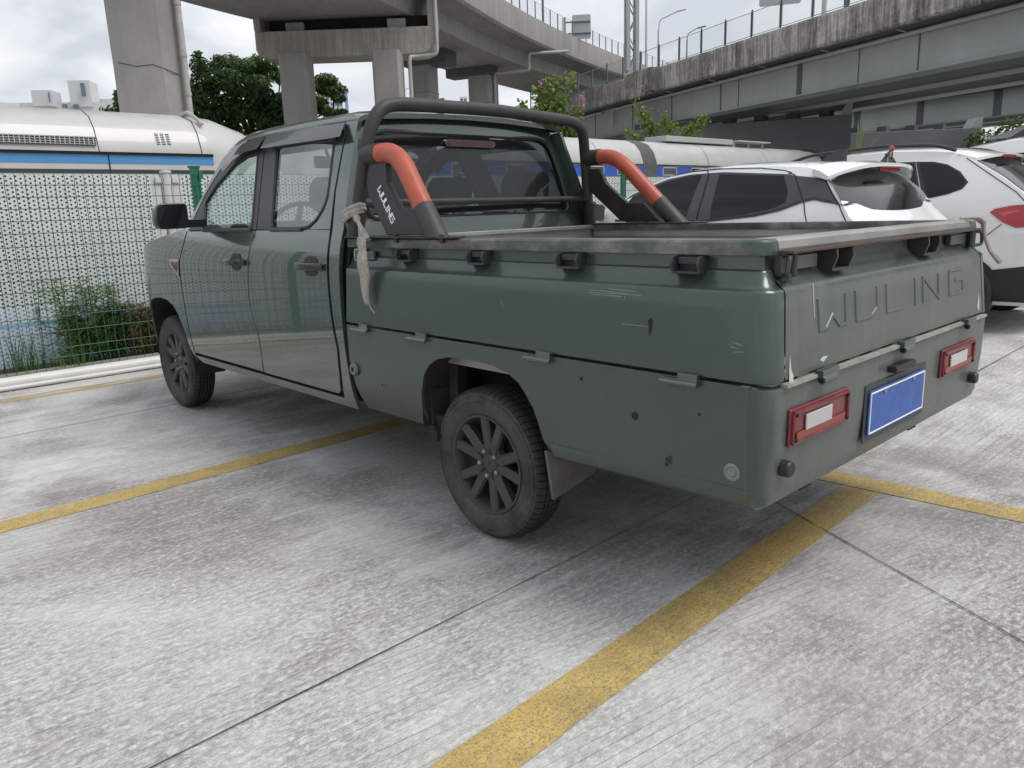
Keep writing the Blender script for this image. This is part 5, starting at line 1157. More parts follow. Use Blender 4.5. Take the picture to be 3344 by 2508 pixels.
def strip(pts, w=0.006):
    up, dn = [], []
    for i, q in enumerate(pts):
        a, c = Vector(pts[max(i - 1, 0)]), Vector(pts[min(i + 1, len(pts) - 1)]); d = (c - a).normalized(); nn = Vector((-d.y, d.x)) * w / 2; q = Vector(q)
        up.append(tuple(q + nn)); dn.append(tuple(q - nn))
    return up + dn[::-1]
def car_wheel(par, x, y, r, wd, sg):
    w = bpy.data.objects.new("wheel", None); COL.objects.link(w); w.parent = par; w.location = (x, y, r)
    b = MB(); k = r / 0.317
    b.lathe([(-wd / 2 * 0.8, r * 0.62), (-wd / 2, r * 0.75), (-wd / 2 * 0.95, r * 0.93), (-wd / 2 * 0.7, r), (wd / 2 * 0.7, r), (wd / 2 * 0.95, r * 0.93), (wd / 2, r * 0.75), (wd / 2 * 0.8, r * 0.62)], 'x', n=48); b.build("tyre", M['black'], w)
    b = MB(); f0 = sg * wd / 2 * 0.85
    b.lathe([(f0, r * 0.64), (f0 - sg * 0.02, r * 0.58), (f0 - sg * 0.12, r * 0.58)], 'x', n=40); b.lathe([(f0, 0), (f0, r * 0.16), (f0 - sg * 0.03, r * 0.2)], 'x', n=20)
    for i in range(5):
        a = 2 * PI * i / 5; b.box((f0 - sg * 0.02, r * 0.36 * math.cos(a), r * 0.36 * math.sin(a)), (0.03, r * 0.12, r * 0.5), Matrix.Rotation(a - PI / 2, 3, 'X'))
    b.build("rim", M['zinc'], w)

# ---- white crossover hatchback next to the truck
K = thing("parked_car", "white crossover hatchback with black tinted windows and shark fin aerial beside the pickup", "car", (0, 0, 0))
KW = lambda z: smooth_table(z, [.2, .35, .6, .9, 1.08, 1.16, 1.30, 1.42, 1.5], [.80, .85, .87, .865, .845, .815, .735, .655, .60])
kst = [(1.08, .50, .84), (1.09, .66, .88), (1.11, .80, .90), (1.17, .97, .925), (1.28, 1.075, .955), (1.345, 1.135, .965), (1.42, 1.235, .975), (1.50, 1.335, .985), (1.565, 1.41, .99), (1.60, 1.447, .995), (1.75, 1.478, 1), (1.97, 1.500, 1), (2.37, 1.513, 1), (2.71, 1.50, 1), (2.9, 1.472, 1), (3.06, 1.425, 1), (3.4, 1.25, 1), (3.72, 1.08, 1), (4.3, 1.0, .99), (4.7, .95, .97), (5.0, .86, .90), (5.14, .70, .80), (5.18, .5, .74)]
k = Hull(3.42, KW, kst, crown=0.045); k.mb.build("body", M['carwhite'], K, smooth=0.5)
for sg in (-1, 1):
    k.decal("black_pillar_trim", [(3.255, 1.262), (3.20, 1.300), (3.03, 1.365), (2.89, 1.408), (2.69, 1.434), (2.40, 1.436), (1.875, 1.393), (1.80, 1.378), (1.585, 1.348), (1.43, 1.180), (1.607, 1.212), (1.688, 1.197), (1.82, 1.147), (2.02, 1.108), (2.47, 1.067), (3.0, 1.085), (3.36, 1.11)], 'x', M['pillar'], K, 0.003, sg=sg)
    k.decal("window", [(3.19, 1.278), (3.02, 1.346), (2.88, 1.390), (2.69, 1.420), (2.585, 1.424), (2.60, 1.118), (3.0, 1.10), (3.30, 1.125)], 'x', M['carglass'], K, 0.006, sg=sg)
    k.decal("window", [(2.425, 1.420), (1.885, 1.380), (1.816, 1.273), (1.806, 1.20), (1.881, 1.162), (2.118, 1.122), (2.384, 1.096)], 'x', M['carglass'], K, 0.006, sg=sg)
    k.decal("belt_moulding", strip([(3.3, 1.092), (3.0, 1.075), (2.47, 1.073), (2.02, 1.112), (1.818, 1.151), (1.688, 1.199), (1.607, 1.214), (1.394, 1.171)], 0.016), 'x', M['black'], K, 0.009, sg=sg)
    k.decal("door_gap", [strip([(1.86, 1.398), (1.806, 1.385), (1.671, 1.192), (1.62, 1.06), (1.60, 0.8), (1.75, 0.45)], 0.007)], 'x', M['seam'], K, 0.004, sg=sg)
    k.decal("door_gap", [strip([(3.05, 1.385), (2.9, 1.43), (2.70, 1.455), (2.45, 1.462), (2.1, 1.447), (1.90, 1.42), (1.83, 1.398)], 0.006)], 'x', M['seam'], K, 0.004, sg=sg)
    k.decal("door_gap", [strip([(2.55, 1.458), (2.52, 1.42), (2.50, 1.25), (2.50, 1.08), (2.52, 0.9), (2.52, 0.42)], 0.007)], 'x', M['seam'], K, 0.0075, sg=sg)
    if sg < 0: k.decal("hatch_gap", [strip([(1.62, 1.40), (1.59, 1.36), (1.425, 1.165), (1.36, 1.06), (1.27, 0.9)], 0.007)], 'x', M['seam'], K, 0.006, sg=sg)
    k.decal("tail_light", [(1.12, .80), (1.30, .86), (1.33, .97), (1.16, .95)], 'x', M['red'], K, 0.006, sg=sg)
    k.decal("sill_cladding", [(1.12, .26), (5.0, .26), (5.0, .40), (1.12, .42)], 'x', M['black'], K, 0.006, sg=sg)
    b = MB(); x = 3.42 + sg * 0.98; rg = []
    for y, q in ((3.38, .95), (3.42, 1.0), (3.50, .85), (3.56, .5)): rg.append([Vector((x + u * q, y, 1.165 + v * q)) for u, v in rounded([(-.10, -.07), (.10, -.07), (.11, .06), (-.09, .075)], .03, 3)])
    b.loft(rg); b.box((3.42 + sg * .86, 3.46, 1.12), (.12, .05, .04)); b.build("side_mirror", M['trim'], K)
    for y in (1.85, 4.45): car_wheel(K, 3.42 + sg * .76, y, .32, .21, sg)
    for y in (1.85, 4.45): k.decal("wheel_arch", [(y + .40 * math.cos(a), .30 + .40 * math.sin(a)) for a in [PI * i / 16 for i in range(17)]], 'x', M['black'], K, 0.007, sg=sg)
b = MB(); rg = []      # wrap-around hatch glass
for t in (0.0, 0.25, 0.5, 0.75, 1.0):
    row = []
    for i in range(21):
        q = -1 + 2 * i / 20; y0 = 1.322 + .085 * q * q; z0 = 1.120 + .042 * abs(q) ** 2.2; y1 = 1.535 + .028 * q * q; z1 = 1.405 - .055 * q * q; hw = .795 + (.712 - .795) * t
        row.append(Vector((3.42 + q * hw, y0 + (y1 - y0) * t - .012 * math.sin(PI * t), z0 + (z1 - z0) * t + .012 * math.sin(PI * t))))
    rg.append(row)
b.loft(rg, closed=False); b.build("rear_window", M['gloss'], K, smooth=1.2)
k.decal("windscreen", [(-.62, 1.44), (.62, 1.44), (.74, 1.10), (-.74, 1.10)], 'y', M['gloss'], K, 0.004) if False else None
b = MB(); rg = []      # roof spoiler
for i in range(17):
    q = -1 + 2 * i / 16; x = 3.42 + q * .72; e = 1 - abs(q) ** 2.6
    y_t = 1.545 - 0.155 * e; z_t = 1.350 + 0.088 * (1 - abs(q) ** 3.2); z_r = 1.405 + 0.062 * (1 - abs(q) ** 3)
    rg.append([Vector((x, 1.66, z_r + .012)), Vector((x, (1.66 + y_t) / 2, (z_r + z_t) / 2 + .020)), Vector((x, y_t, z_t + .010)), Vector((x, y_t + .004, z_t - .012)), Vector((x, 1.55 + .02, z_t - .03 * e - .008)), Vector((x, 1.66, z_r - .03))])
b.loft(rg); sp = b.build("roof_spoiler", M['carwhite'], K, smooth=0.7)
b = MB(); b.box((3.42, 1.432, 1.408), (.34, .02, .028)); b.build("high_brake_light", M['red'], K, bevel=.004)
b = MB()      # shark fin
b.loft([[Vector((3.42 + u, y, z)) for u, y in ((-.03 * w, y0), (.03 * w, y0), (.006, y1), (-.006, y1))] for w, y0, y1, z in ((1, 1.76, 1.98, 1.485), (.8, 1.755, 1.90, 1.53), (.3, 1.745, 1.80, 1.575))]); b.build("aerial", M['trim'], K)
# dark figure stuck on the spoiler
b = MB(); c = Vector((3.56, 1.50, 1.457))
b.loft([[c + Vector((u * s_, v * s_ * .6, z)) for u, v in rounded([(-.09, -.06), (.09, -.06), (.09, .06), (-.09, .06)], .03, 2)] for s_, z in ((1.0, 0), (.95, .012), (.62, .030), (.5, .045))])
b.tube([c + Vector((.0, 0, .03)), c + Vector((.025, 0, .065)), c + Vector((.045, 0, .085))], [.030, .024, .014], 8); b.tube([c + Vector((.02, 0, .05)), c + Vector((.09, 0, .018))], [.012, .018], 6); b.tube([c + Vector((-.02, 0, .05)), c + Vector((-.05, 0, .06))], [.014, .008], 6)
orn = b.build("figurine", M['black'], None, smooth=0.9); tag(orn, "small black figurine with a red helmet stuck on the hatchback's roof spoiler", "figurine")
b = MB(); b.lathe([(-.024, 0), (-.018, .016), (0, .023), (.016, .017), (.023, 0)], 'z', c + Vector((.052, 0, .104)), 14); b.build("helmet", M['red'], orn)

# ---- second white SUV
V = thing("parked_car", "white SUV with black roof rails and red wrap-around tail light at the right edge", "car", (0, 0, 0))
VW = lambda z: smooth_table(z, [.2, .4, .7, .95, 1.1, 1.2, 1.3, 1.5, 1.6, 1.68], [.86, .91, .935, .93, .905, .87, .82, .72, .66, .6])
vst = [(.80, .44, .84), (.81, .60, .87), (.83, .80, .89), (.87, .98, .90), (.93, 1.12, .92), (1.02, 1.26, .93), (1.20, 1.40, .95), (1.36, 1.50, .965), (1.50, 1.585, .98), (1.64, 1.635, .99), (1.82, 1.660, 1), (2.2, 1.682, 1), (2.66, 1.67, 1), (3.2, 1.61, 1), (3.5, 1.52, 1), (4.1, 1.20, 1), (4.4, 1.10, 1), (5.0, 1.03, .97), (5.35, .92, .90), (5.5, .74, .82), (5.54, .5, .76)]
v = Hull(6.03, VW, vst, crown=.05); v.mb.build("body", M['carpearl'], V, smooth=.5)
for sg in (-1, 1):
    v.decal("window_trim", [(1.94, 1.523), (1.78, 1.513), (1.66, 1.482), (1.54, 1.412), (1.455, 1.316), (1.49, 1.258), (1.60, 1.216), (1.765, 1.184), (1.80, 1.190)], 'x', M['black'], V, .003, sg=sg)
    v.decal("window", rounded([(1.905, 1.512), (1.78, 1.499), (1.667, 1.468), (1.555, 1.403), (1.475, 1.316), (1.505, 1.272), (1.602, 1.231), (1.76, 1.198)], .02, 2), 'x', M['carglass'], V, .006, sg=sg)
    v.decal("window_trim", [(1.945, 1.523), (2.60, 1.54), (3.1, 1.50), (3.85, 1.18), (3.0, 1.165), (1.81, 1.190)], 'x', M['black'], V, .003, sg=sg)
    v.decal("window", [(1.96, 1.510), (2.58, 1.527), (2.72, 1.525), (2.72, 1.17), (1.835, 1.192)], 'x', M['carglass'], V, .006, sg=sg)
    v.decal("window", [(2.80, 1.515), (3.08, 1.487), (3.75, 1.19), (2.80, 1.172)], 'x', M['carglass'], V, .006, sg=sg)
    v.decal("tail_light", [(1.238, 1.050), (1.204, 1.080), (1.10, 1.102), (.92, 1.115), (.86, 1.10), (.86, .94), (.95, .928), (1.03, .918), (1.134, .967)], 'x', M['red'], V, .010, sg=sg, du=.03, dv=.02)
    v.decal("light_core", [(1.17, 1.047), (1.04, 1.064), (1.03, 1.054), (1.13, 1.02)], 'x', plain("lamp_core", (.65, .06, .05), .2, coat=.5) if "lamp_core" not in bpy.data.materials else bpy.data.materials["lamp_core"], V, .014, sg=sg, du=.03, dv=.02)
    v.decal("lower_cladding", [(.78, .28), (5.3, .28), (5.3, .45), (1.9, .45), (1.35, .50), (1.17, .56), (.90, .60), (.78, .64)], 'x', M['black'], V, .006, sg=sg)
    v.decal("bumper_gap", strip([(1.24, .855), (1.138, .952)], .006), 'x', M['seam'], V, .005, sg=sg)
    b = MB(); x = 6.03 + sg * .66; b.tube(arc_path([(x + sg * .0, 1.62, 1.606), (x, 1.80, 1.665), (x, 2.3, 1.690), (x, 3.0, 1.655), (x, 3.2, 1.60)], .12), .017, 8); b.build("roof_rail", M['trim'], V)
    for y in (1.50, 4.6): car_wheel(V, 6.03 + sg * .80, y, .34, .22, sg)
    for y in (1.50, 4.6): v.decal("wheel_arch", [(y + .42 * math.cos(a), .30 + .42 * math.sin(a)) for a in [PI * i / 16 for i in range(17)]], 'x', M['black'], V, .008, sg=sg)
v.decal("hatch_gap", strip([(1.52, 1.53), (1.385, 1.435), (1.07, 1.215), (.98, 1.12)], .007), 'x', M['seam'], V, .005)
v.decal("rear_window", rounded([(-.78, 1.20), (.78, 1.20), (.66, 1.545), (-.66, 1.545)], .06, 3), 'y', M['gloss'], V, .006)
v.decal("rear_cladding", [(-.80, .28), (.80, .28), (.80, .62), (-.80, .62)], 'y', M['black'], V, .006)
b = MB(); rg = []
for i in range(13):
    q = -1 + 2 * i / 12; x = 6.03 + q * .68; e = 1 - abs(q) ** 3
    rg.append([Vector((x, 1.60, 1.575 + .05 * e)), Vector((x, 1.44 - .12 * e, 1.525 + .048 * e)), Vector((x, 1.44 - .12 * e, 1.500 + .048 * e)), Vector((x, 1.52, 1.50 + .03 * e))])
b.loft(rg); b.build("roof_spoiler", M['carpearl'], V, smooth=.7)
b = MB(); b.box((5.86, 1.318, 1.545), (.34, .02, .028)); b.build("high_brake_light", M['red'], V, bevel=.004)
b = MB(); b.tube([(6.1, 1.75, 1.65), (6.12, 1.66, 1.74)], .004, 5); b.build("aerial", M['trim'], V)

# ---- white people carrier beyond
G = thing("parked_car", "tall white people carrier beyond the SUV with only its long roof showing", "car", (0, 0, 0))
gst = [(-2.0, .5, .85), (-1.98, .9, .9), (-1.9, 1.2, .93), (-1.7, 1.6, .96), (-1.4, 1.86, 1), (-.5, 1.93, 1), (1.2, 1.93, 1), (2.0, 1.90, 1), (2.5, 1.83, 1), (2.9, 1.70, 1), (3.5, 1.25, 1), (4.2, 1.0, .97), (4.5, .6, .85)]
GW = lambda z: smooth_table(z, [.2, .4, .9, 1.1, 1.4, 1.7, 1.95], [.88, .92, .94, .92, .86, .78, .68])
g = Hull(9.25, GW, gst, crown=.07); g.mb.build("body", M['carwhite'], G, smooth=.5)
for sg in (-1, 1):
    g.decal("window", [(-1.4, 1.18), (2.9, 1.18), (2.35, 1.66), (1.8, 1.68), (-1.3, 1.68)], 'x', M['carglass'], G, .005, sg=sg)
    for y in (-1.1, 3.5): car_wheel(G, 9.25 + sg * .8, y, .34, .22, sg)
g.decal("rear_window", [(-.7, 1.2), (.7, 1.2), (.62, 1.7), (-.62, 1.7)], 'y', M['gloss'], G, .005)
b = MB(); b.loft([[Vector((8.85 + u, y, z)) for u, y in ((-.02 * w, y0), (.02 * w, y0), (.004, y1), (-.004, y1))] for w, y0, y1, z in ((1, 1.95, 2.2, 1.85), (.7, 1.93, 2.06, 1.93), (.3, 1.91, 1.95, 2.0))]); b.build("aerial", M['trim'], G)
# ================================================================== elevated roads
def resample(pts, n):
    pts = [Vector(q) for q in pts]; ln = [0.0]
    for a, c in zip(pts[:-1], pts[1:]): ln.append(ln[-1] + (c - a).length)
    res = []
    for i in range(n):
        t = ln[-1] * i / (n - 1); j = max(k_ for k_ in range(len(ln)) if ln[k_] <= t + 1e-9); j = min(j, len(pts) - 2)
        res.append(pts[j] + (pts[j + 1] - pts[j]) * ((t - ln[j]) / (ln[j + 1] - ln[j])))
    return res
def offset_line(pts, d):      # shift a plan polyline sideways (to its left seen along the direction of travel)
    res = []
    for i, q in enumerate(pts):
        a, c = pts[max(i - 1, 0)], pts[min(i + 1, len(pts) - 1)]; t = (c - a); t.z = 0; t.normalize(); res.append(q + Vector((-t.y, t.x, 0)) * d)
    return res
VA = thing("flyover", "curving grey concrete flyover on square piers crossing behind the pickup", "flyover", (0, 0, 0))
lineA = resample([(2.0, 16.2, 0), (9.0, 21.0, 0), (15.5, 25.0, 0), (21.9, 28.3, 0), (27.0, 30.95, 0), (30.7, 32.6, 0), (33.8, 33.85, 0), (36.3, 34.75, 0), (39.8, 35.95, 0), (45.1, 37.6, 0), (56.0, 40.6, 0), (75.0, 44.6, 0)], 46)
def sweep(prof, line, cap=True, widen=None):
    offs = {s_: offset_line(line, s_) for s_, _ in prof}
    if widen:      # the deck is wider at its near end
        for s_ in offs:
            if s_ > 1.41: offs[s_] = [base + (q - base) * widen(base.x) for base, q in zip(line, offs[s_])]
    b = MB(); b.loft([[offs[s_][i] + Vector((0, 0, z)) for s_, z in prof] for i in range(len(line))], closed=True, caps=cap); return b
WID = lambda x: 1.0 + 0.50 * max(0.0, min(1.0, (27 - x) / 14.0))
sweep([(0.0, 12.0), (-0.02, 11.95), (0.0, 10.75), (0.10, 10.62), (0.32, 10.60), (0.32, 12.0)], lineA).build("parapet", M['conc'], VA, smooth=0.4)
sweep([(0.33, 10.85), (0.33, 10.60), (1.25, 10.42), (1.40, 9.70), (5.9, 9.70), (6.05, 10.42), (7.4, 10.60), (7.4, 10.85)], lineA, widen=WID).build("box_girder", M['conc'], VA, smooth=0.3)
sweep([(7.1, 12.0), (7.1, 10.86), (7.4, 10.86), (7.4, 12.0)], lineA, widen=WID).build("parapet", M['conc'], VA, smooth=0.3)
fa = resample(offset_line(lineA, 0.16), 90)
b = MB()
for z in (12.06, 12.95): b.tube([q + Vector((0, 0, z)) for q in fa], 0.012, 4)
for z in (12.2, 12.35, 12.5, 12.65, 12.8): b.tube([q + Vector((0, 0, z)) for q in fa], 0.005, 3)
for i in range(0, len(fa) - 1):
    for t in (0.0, 0.33, 0.66): q = fa[i] + (fa[i + 1] - fa[i]) * t; b.tube([q + Vector((0, 0, 12.05)), q + Vector((0, 0, 12.95))], 0.006, 3, caps=False)
fo = thing("bridge_fence", "thin wire fence with blue grey posts along the flyover parapet", "fence", (0, 0, 0)); b.build("wires", M['wire'], fo, smooth=0.9)
fp = resample(offset_line(lineA, 0.16), 70)
for q in fp[22:60]:
    b = MB(); b.box((q.x, q.y, 12.48), (0.05, 0.05, 0.98)); b.build("post", M['bluepost'], fo, smooth=0)

def square_pier(name, x, y, w, d, z1, rz, lab, extra=None, mat='conc_pier', group=None):
    o = thing(name, lab, "bridge pier", (x, y, 0), group, rz)
    c = 0.12
    b = MB(); b.loft([[Vector((u, v, z)) for u, v in ((-w / 2 + c, -d / 2), (w / 2 - c, -d / 2), (w / 2, -d / 2 + c), (w / 2, d / 2 - c), (w / 2 - c, d / 2), (-w / 2 + c, d / 2), (-w / 2, d / 2 - c), (-w / 2, -d / 2 + c))] for z in (0, z1)])
    b.build("shaft", M[mat], o, smooth=0.3)
    b = MB()
    for z in (1.6, 4.2, 5.9, 7.6): 
        if z < z1: b.box((0, 0, z), (w + 0.012, d + 0.012, 0.02))
    b.build("pour_joint", M['darkcon'], o, smooth=0)
    return o
P0 = thing("portal_pier", "two-column portal pier with a thick streaked crossbeam under the flyover's near end", "bridge pier", (0, 0, 0))
pa, pb = Vector((14.15, 33.0, 0)), Vector((19.75, 27.45, 0)); dv = (pb - pa).normalized(); nv = Vector((dv.y, -dv.x, 0)) * -1
if nv.dot(Vector((1, 1, 0))) < 0: nv = -nv
def cap_poly(q): return [q + nv * t for t in (-0.0, 1.5)]
b = MB(); prof = [(0.0, 9.17), (0.0, 8.40), (0.12, 8.18), (0.55, 8.03), (6.9, 8.00), (7.45, 8.03), (7.75, 8.18), (7.9, 8.45), (7.9, 9.12)]
b.prism([pa + dv * s_ + Vector((0, 0, z)) for s_, z in prof], nv * 1.5); b.build("crossbeam", M['conc_beam'], P0, bevel=0.05)
b = MB(); b.prism([pa + dv * s_ + Vector((0, 0, z)) for s_, z in ((0, 9.16), (0.28, 9.16), (0.28, 10.5), (-0.05, 10.5))], nv * 1.5); b.build("end_wall", M['conc_beam'], P0, bevel=0.03); b = MB(); b.prism([pa + dv * s_ + Vector((0, 0, z)) for s_, z in ((7.62, 9.11), (7.92, 9.11), (7.95, 10.9), (7.62, 10.9))], nv * 1.5); b.build("end_wall", M['conc_beam'], P0, bevel=0.03)
for s_ in (1.7, 6.2):
    b = MB(); c = pa + dv * s_ + nv * 0.75; b.box((c.x, c.y, 9.34), (0.8, 0.8, 0.42), Matrix.Rotation(math.atan2(dv.y, dv.x), 3, 'Z')); b.build("bearing_block", M['conc_pier'], P0)
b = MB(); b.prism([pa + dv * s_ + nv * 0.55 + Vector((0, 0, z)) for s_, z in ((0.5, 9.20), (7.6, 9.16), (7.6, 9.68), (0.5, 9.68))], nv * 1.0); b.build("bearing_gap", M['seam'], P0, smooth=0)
for (x, y, w) in ((15.2, 31.45, 1.22), (18.05, 28.62, 1.20)):
    b = MB(); c = 0.10; R_ = Matrix.Rotation(math.atan2(dv.y, dv.x), 3, 'Z'); w2 = w / 2
    b.loft([[Vector((x, y, z)) + R_ @ Vector((u, v, 0)) for u, v in ((-w2 + c, -w2), (w2 - c, -w2), (w2, -w2 + c), (w2, w2 - c), (w2 - c, w2), (-w2 + c, w2), (-w2, w2 - c), (-w2, -w2 + c))] for z in (0, 8.04)]); b.build("column", M['conc_pier'], P0, smooth=0.3)
b = MB(); e = pa + dv * 7.98 - nv * 0.05
b.tube(arc_path([e + Vector((0, 0, 11.5)), e + Vector((0, 0, 7.92)), e - dv * 1.0 + Vector((0, 0, 7.88)), Vector((18.75, 28.0, 7.84)), Vector((18.75, 28.0, 0))], 0.25), 0.085, 10); b.build("drain_pipe", M['pipegrey'], P0, smooth=0.9)
sqA = square_pier("bridge_pier", 24.75, 34.95, 1.25, 1.25, 9.0, 0.45, "square concrete pier just right of the portal pier, with the aerial in front", mat='conc_pier', group="piers under the curved flyover")
b = MB(); b.box((0, -0.4, 9.35), (1.5, 2.6, 0.75)); b.build("pier_head", M['darkcon'], sqA, bevel=0.03)
sqB = square_pier("bridge_pier", 30.55, 36.6, 1.45, 1.45, 9.3, 0.4, "square concrete pier with a cranked drain pipe right of the other square pier", mat='conc_pier', group="piers under the curved flyover")
b = MB(); b.box((-0.35, 0.6, 9.5), (1.1, 3.0, 0.6)); b.build("pier_head", M['darkcon'], sqB, bevel=0.03)
b = MB(); b.tube(arc_path([(1.9, -4.9, 10.45), (0.4, -2.9, 10.3), (0.4, -2.9, 9.35), (-0.15, -0.85, 9.3), (-0.15, -0.85, 0)], 0.15), 0.09, 10); b.build("drain_pipe", M['pipegrey'], sqB, smooth=0.9)
square_pier("bridge_pier", 40.2, 40.0, 1.5, 1.5, 9.5, 0.35, "farthest square pier of the flyover seen behind the flowering bush", group="piers under the curved flyover")
# big pier at the left
bp = thing("bridge_pier", "large pale concrete pier with a white drain pipe rising above the train at left", "bridge pier", (5.68, 22.2, 0), None, -0.36)
b = MB(); w, d, c = 1.72, 1.7, 0.52
b.loft([[Vector((u * k_, v, z)) for u, v in ((-w / 2 + 0.02, -d / 2), (w / 2 - c, -d / 2), (w / 2, -d / 2 + c), (w / 2, d / 2 - c), (w / 2 - c, d / 2), (-w / 2 + 0.02, d / 2), (-w / 2, d / 2 - 0.1), (-w / 2, -d / 2 + 0.1))] for k_, z in ((1, 0), (1, 5.2), (1.06, 10.6))]); b.build("shaft", M['conc_pier'], bp, smooth=0.3)
b = MB(); b.tube([(w / 2 + 0.02, -d / 2 + 0.30, 0), (w / 2 + 0.02, -d / 2 + 0.30, 10.5)], 0.085, 12)
for z in (4.6, 5.6, 6.9): b.lathe([(z - 0.05, 0.10), (z + 0.05, 0.10)], 'z', (w / 2 + 0.02, -d / 2 + 0.30, 0), 14)
b.build("drain_pipe", M['pipegrey'], bp, smooth=0.9)
b = MB(); b.tube([(-0.73, -d / 2 - 0.002, 5.3), (-0.3, -d / 2 - 0.004, 5.22), (0.1, -d / 2 - 0.004, 5.28), (0.33, -d / 2 - 0.004, 5.2), (0.55, -d / 2 + 0.16, 5.14), (0.74, -d / 2 + 0.4, 5.1)], 0.012, 4); b.build("pour_joint", M['darkcon'], bp, smooth=0)

# ---- right-hand ramp with steel girders
VB = thing("ramp_bridge", "stained concrete ramp on grey steel girders rising to the right, green fence on top", "bridge", (0, 0, 0))
dB = Vector((26.8 - 34.8, 11.8 - 33.6, 0)).normalized(); lB0 = Vector((34.75, 33.4, 0))
lineB = [lB0 - dB * 14 + dB * (62 * i / 30) for i in range(31)]
nB = Vector((-dB.y, dB.x, 0))          # left of travel; travel is toward -Y, so left is +X (away from the camera)
sweep([(0.0, 8.0), (-0.03, 7.9), (0.0, 6.95), (0.06, 6.88), (0.30, 6.88), (0.30, 8.0)], lineB).build("parapet", M['conc_old'], VB, smooth=0.3)
sweep([(0.31, 7.05), (0.31, 6.86), (9.4, 6.86), (9.4, 7.05)], lineB).build("deck", M['darkcon'], VB, smooth=0)
sweep([(9.1, 8.0), (9.1, 7.06), (9.4, 7.06), (9.4, 8.0)], lineB).build("parapet", M['conc_old'], VB, smooth=0)
for o_ in (1.05, 4.3, 7.4):
    sweep([(o_, 6.85), (o_, 5.46), (o_ - 0.14, 5.455), (o_ - 0.14, 5.41), (o_ + 0.9, 5.41), (o_ + 0.9, 6.85)], lineB).build("girder", M['girder'], VB, smooth=0)
b = MB()
def alongB(o_, t, z): return lB0 + dB * t + nB * o_ + Vector((0, 0, z))
b.tube([alongB(0.86, t, 6.72) for t in (4.2, 12, 20, 34)], 0.075, 10); b.tube([alongB(0.86, t, 6.72) for t in (-12, -2, 2.6)], 0.075, 10); b.tube(arc_path([alongB(0.86, 4.4, 6.72), alongB(0.86, 3.9, 6.72), alongB(0.86, 3.85, 5.8)], 0.2), 0.07, 10)
for t in (6.5, 10, 13.5, 17, 20.5, 24): b.tube([alongB(0.4, t, 6.86), alongB(0.82, t, 6.80), alongB(0.86, t, 6.66)], 0.03, 6)
b.build("drain_pipe", M['pipegrey'], VB, smooth=0.9)
b = MB()
for t, w in ((1.5, 0.05), (5.8, 0.05), (9.6, 0.06), (13.6, 0.07), (14.9, 0.03), (18.6, 0.28), (21.8, 0.03), (24.4, 0.05)):
    b = MB(); b.prism([alongB(1.04, t, 5.48), alongB(1.04, t + w, 5.48), alongB(1.04, t + w, 6.84), alongB(1.04, t, 6.84)], -nB * 0.015); b.build("panel_joint", M['darkcon'], VB, smooth=0)
# abutment-like seat where the lattice mast stands
b = MB(); b.prism([alongB(-0.22, 7.2, 8.08), alongB(-0.22, 9.6, 8.08), alongB(-0.22, 9.6, 6.95), alongB(-0.22, 7.2, 6.95)], nB * 0.9); b.build("mast_seat", M['conc_old'], VB, bevel=0.03)
b = MB(); b.prism([alongB(-0.23, 7.6, 7.25), alongB(-0.23, 9.3, 7.25), alongB(-0.23, 9.0, 6.72), alongB(-0.23, 7.9, 6.72)], -nB * 0.30); b.build("corbel", M['conc_old'], VB, bevel=0.03)
fb = thing("bridge_fence", "green posted fence with fine wire panels along the ramp parapet", "fence", (0, 0, 0))
for i in range(22):
    t = -6.0 + 1.75 * i; b = MB(); q = alongB(0.15, t, 8.55); b.box((q.x, q.y, q.z), (0.05, 0.05, 1.15)); b.build("post", M['fencepost'], fb, smooth=0)
    if i < 21:
        b = MB(); a0, a1 = t + 0.07, t + 1.68
        for z in (8.10, 9.03): b.tube([alongB(0.15, a0, z), alongB(0.15, a1, z)], 0.017, 4)
        for tt in (a0, a1): b.tube([alongB(0.15, tt, 8.10), alongB(0.15, tt, 9.03)], 0.015, 4)
        for k_ in range(1, 12): b.tube([alongB(0.15, a0, 8.10 + 0.078 * k_), alongB(0.15, a1, 8.10 + 0.078 * k_)], 0.0045, 3, caps=False)
        b.build("wire_panel", M['wire'], fb, smooth=0.9)

# ---- second steel bridge behind, wall piers
VC = thing("girder_bridge", "second grey girder bridge running behind and below the stained ramp", "bridge", (0, 0, 0))
lC0 = Vector((52.4, 32.0, 0)); dC = Vector((49.4 - 52.2, 11.0 - 23.0, 0)).normalized(); lineC = [lC0 + dC * (70 * i / 12 - 10) for i in range(13)]; nC = Vector((-dC.y, dC.x, 0))
sweep([(0.0, 7.6), (0.0, 6.9), (9.0, 6.9), (9.0, 7.6)], lineC).build("deck", M['darkcon'], VC, smooth=0)
for o_ in (0.7, 4.0, 7.0): sweep([(o_, 6.89), (o_, 5.5), (o_ + 0.9, 5.5), (o_ + 0.9, 6.89)], lineC).build("girder", M['girder'], VC, smooth=0)

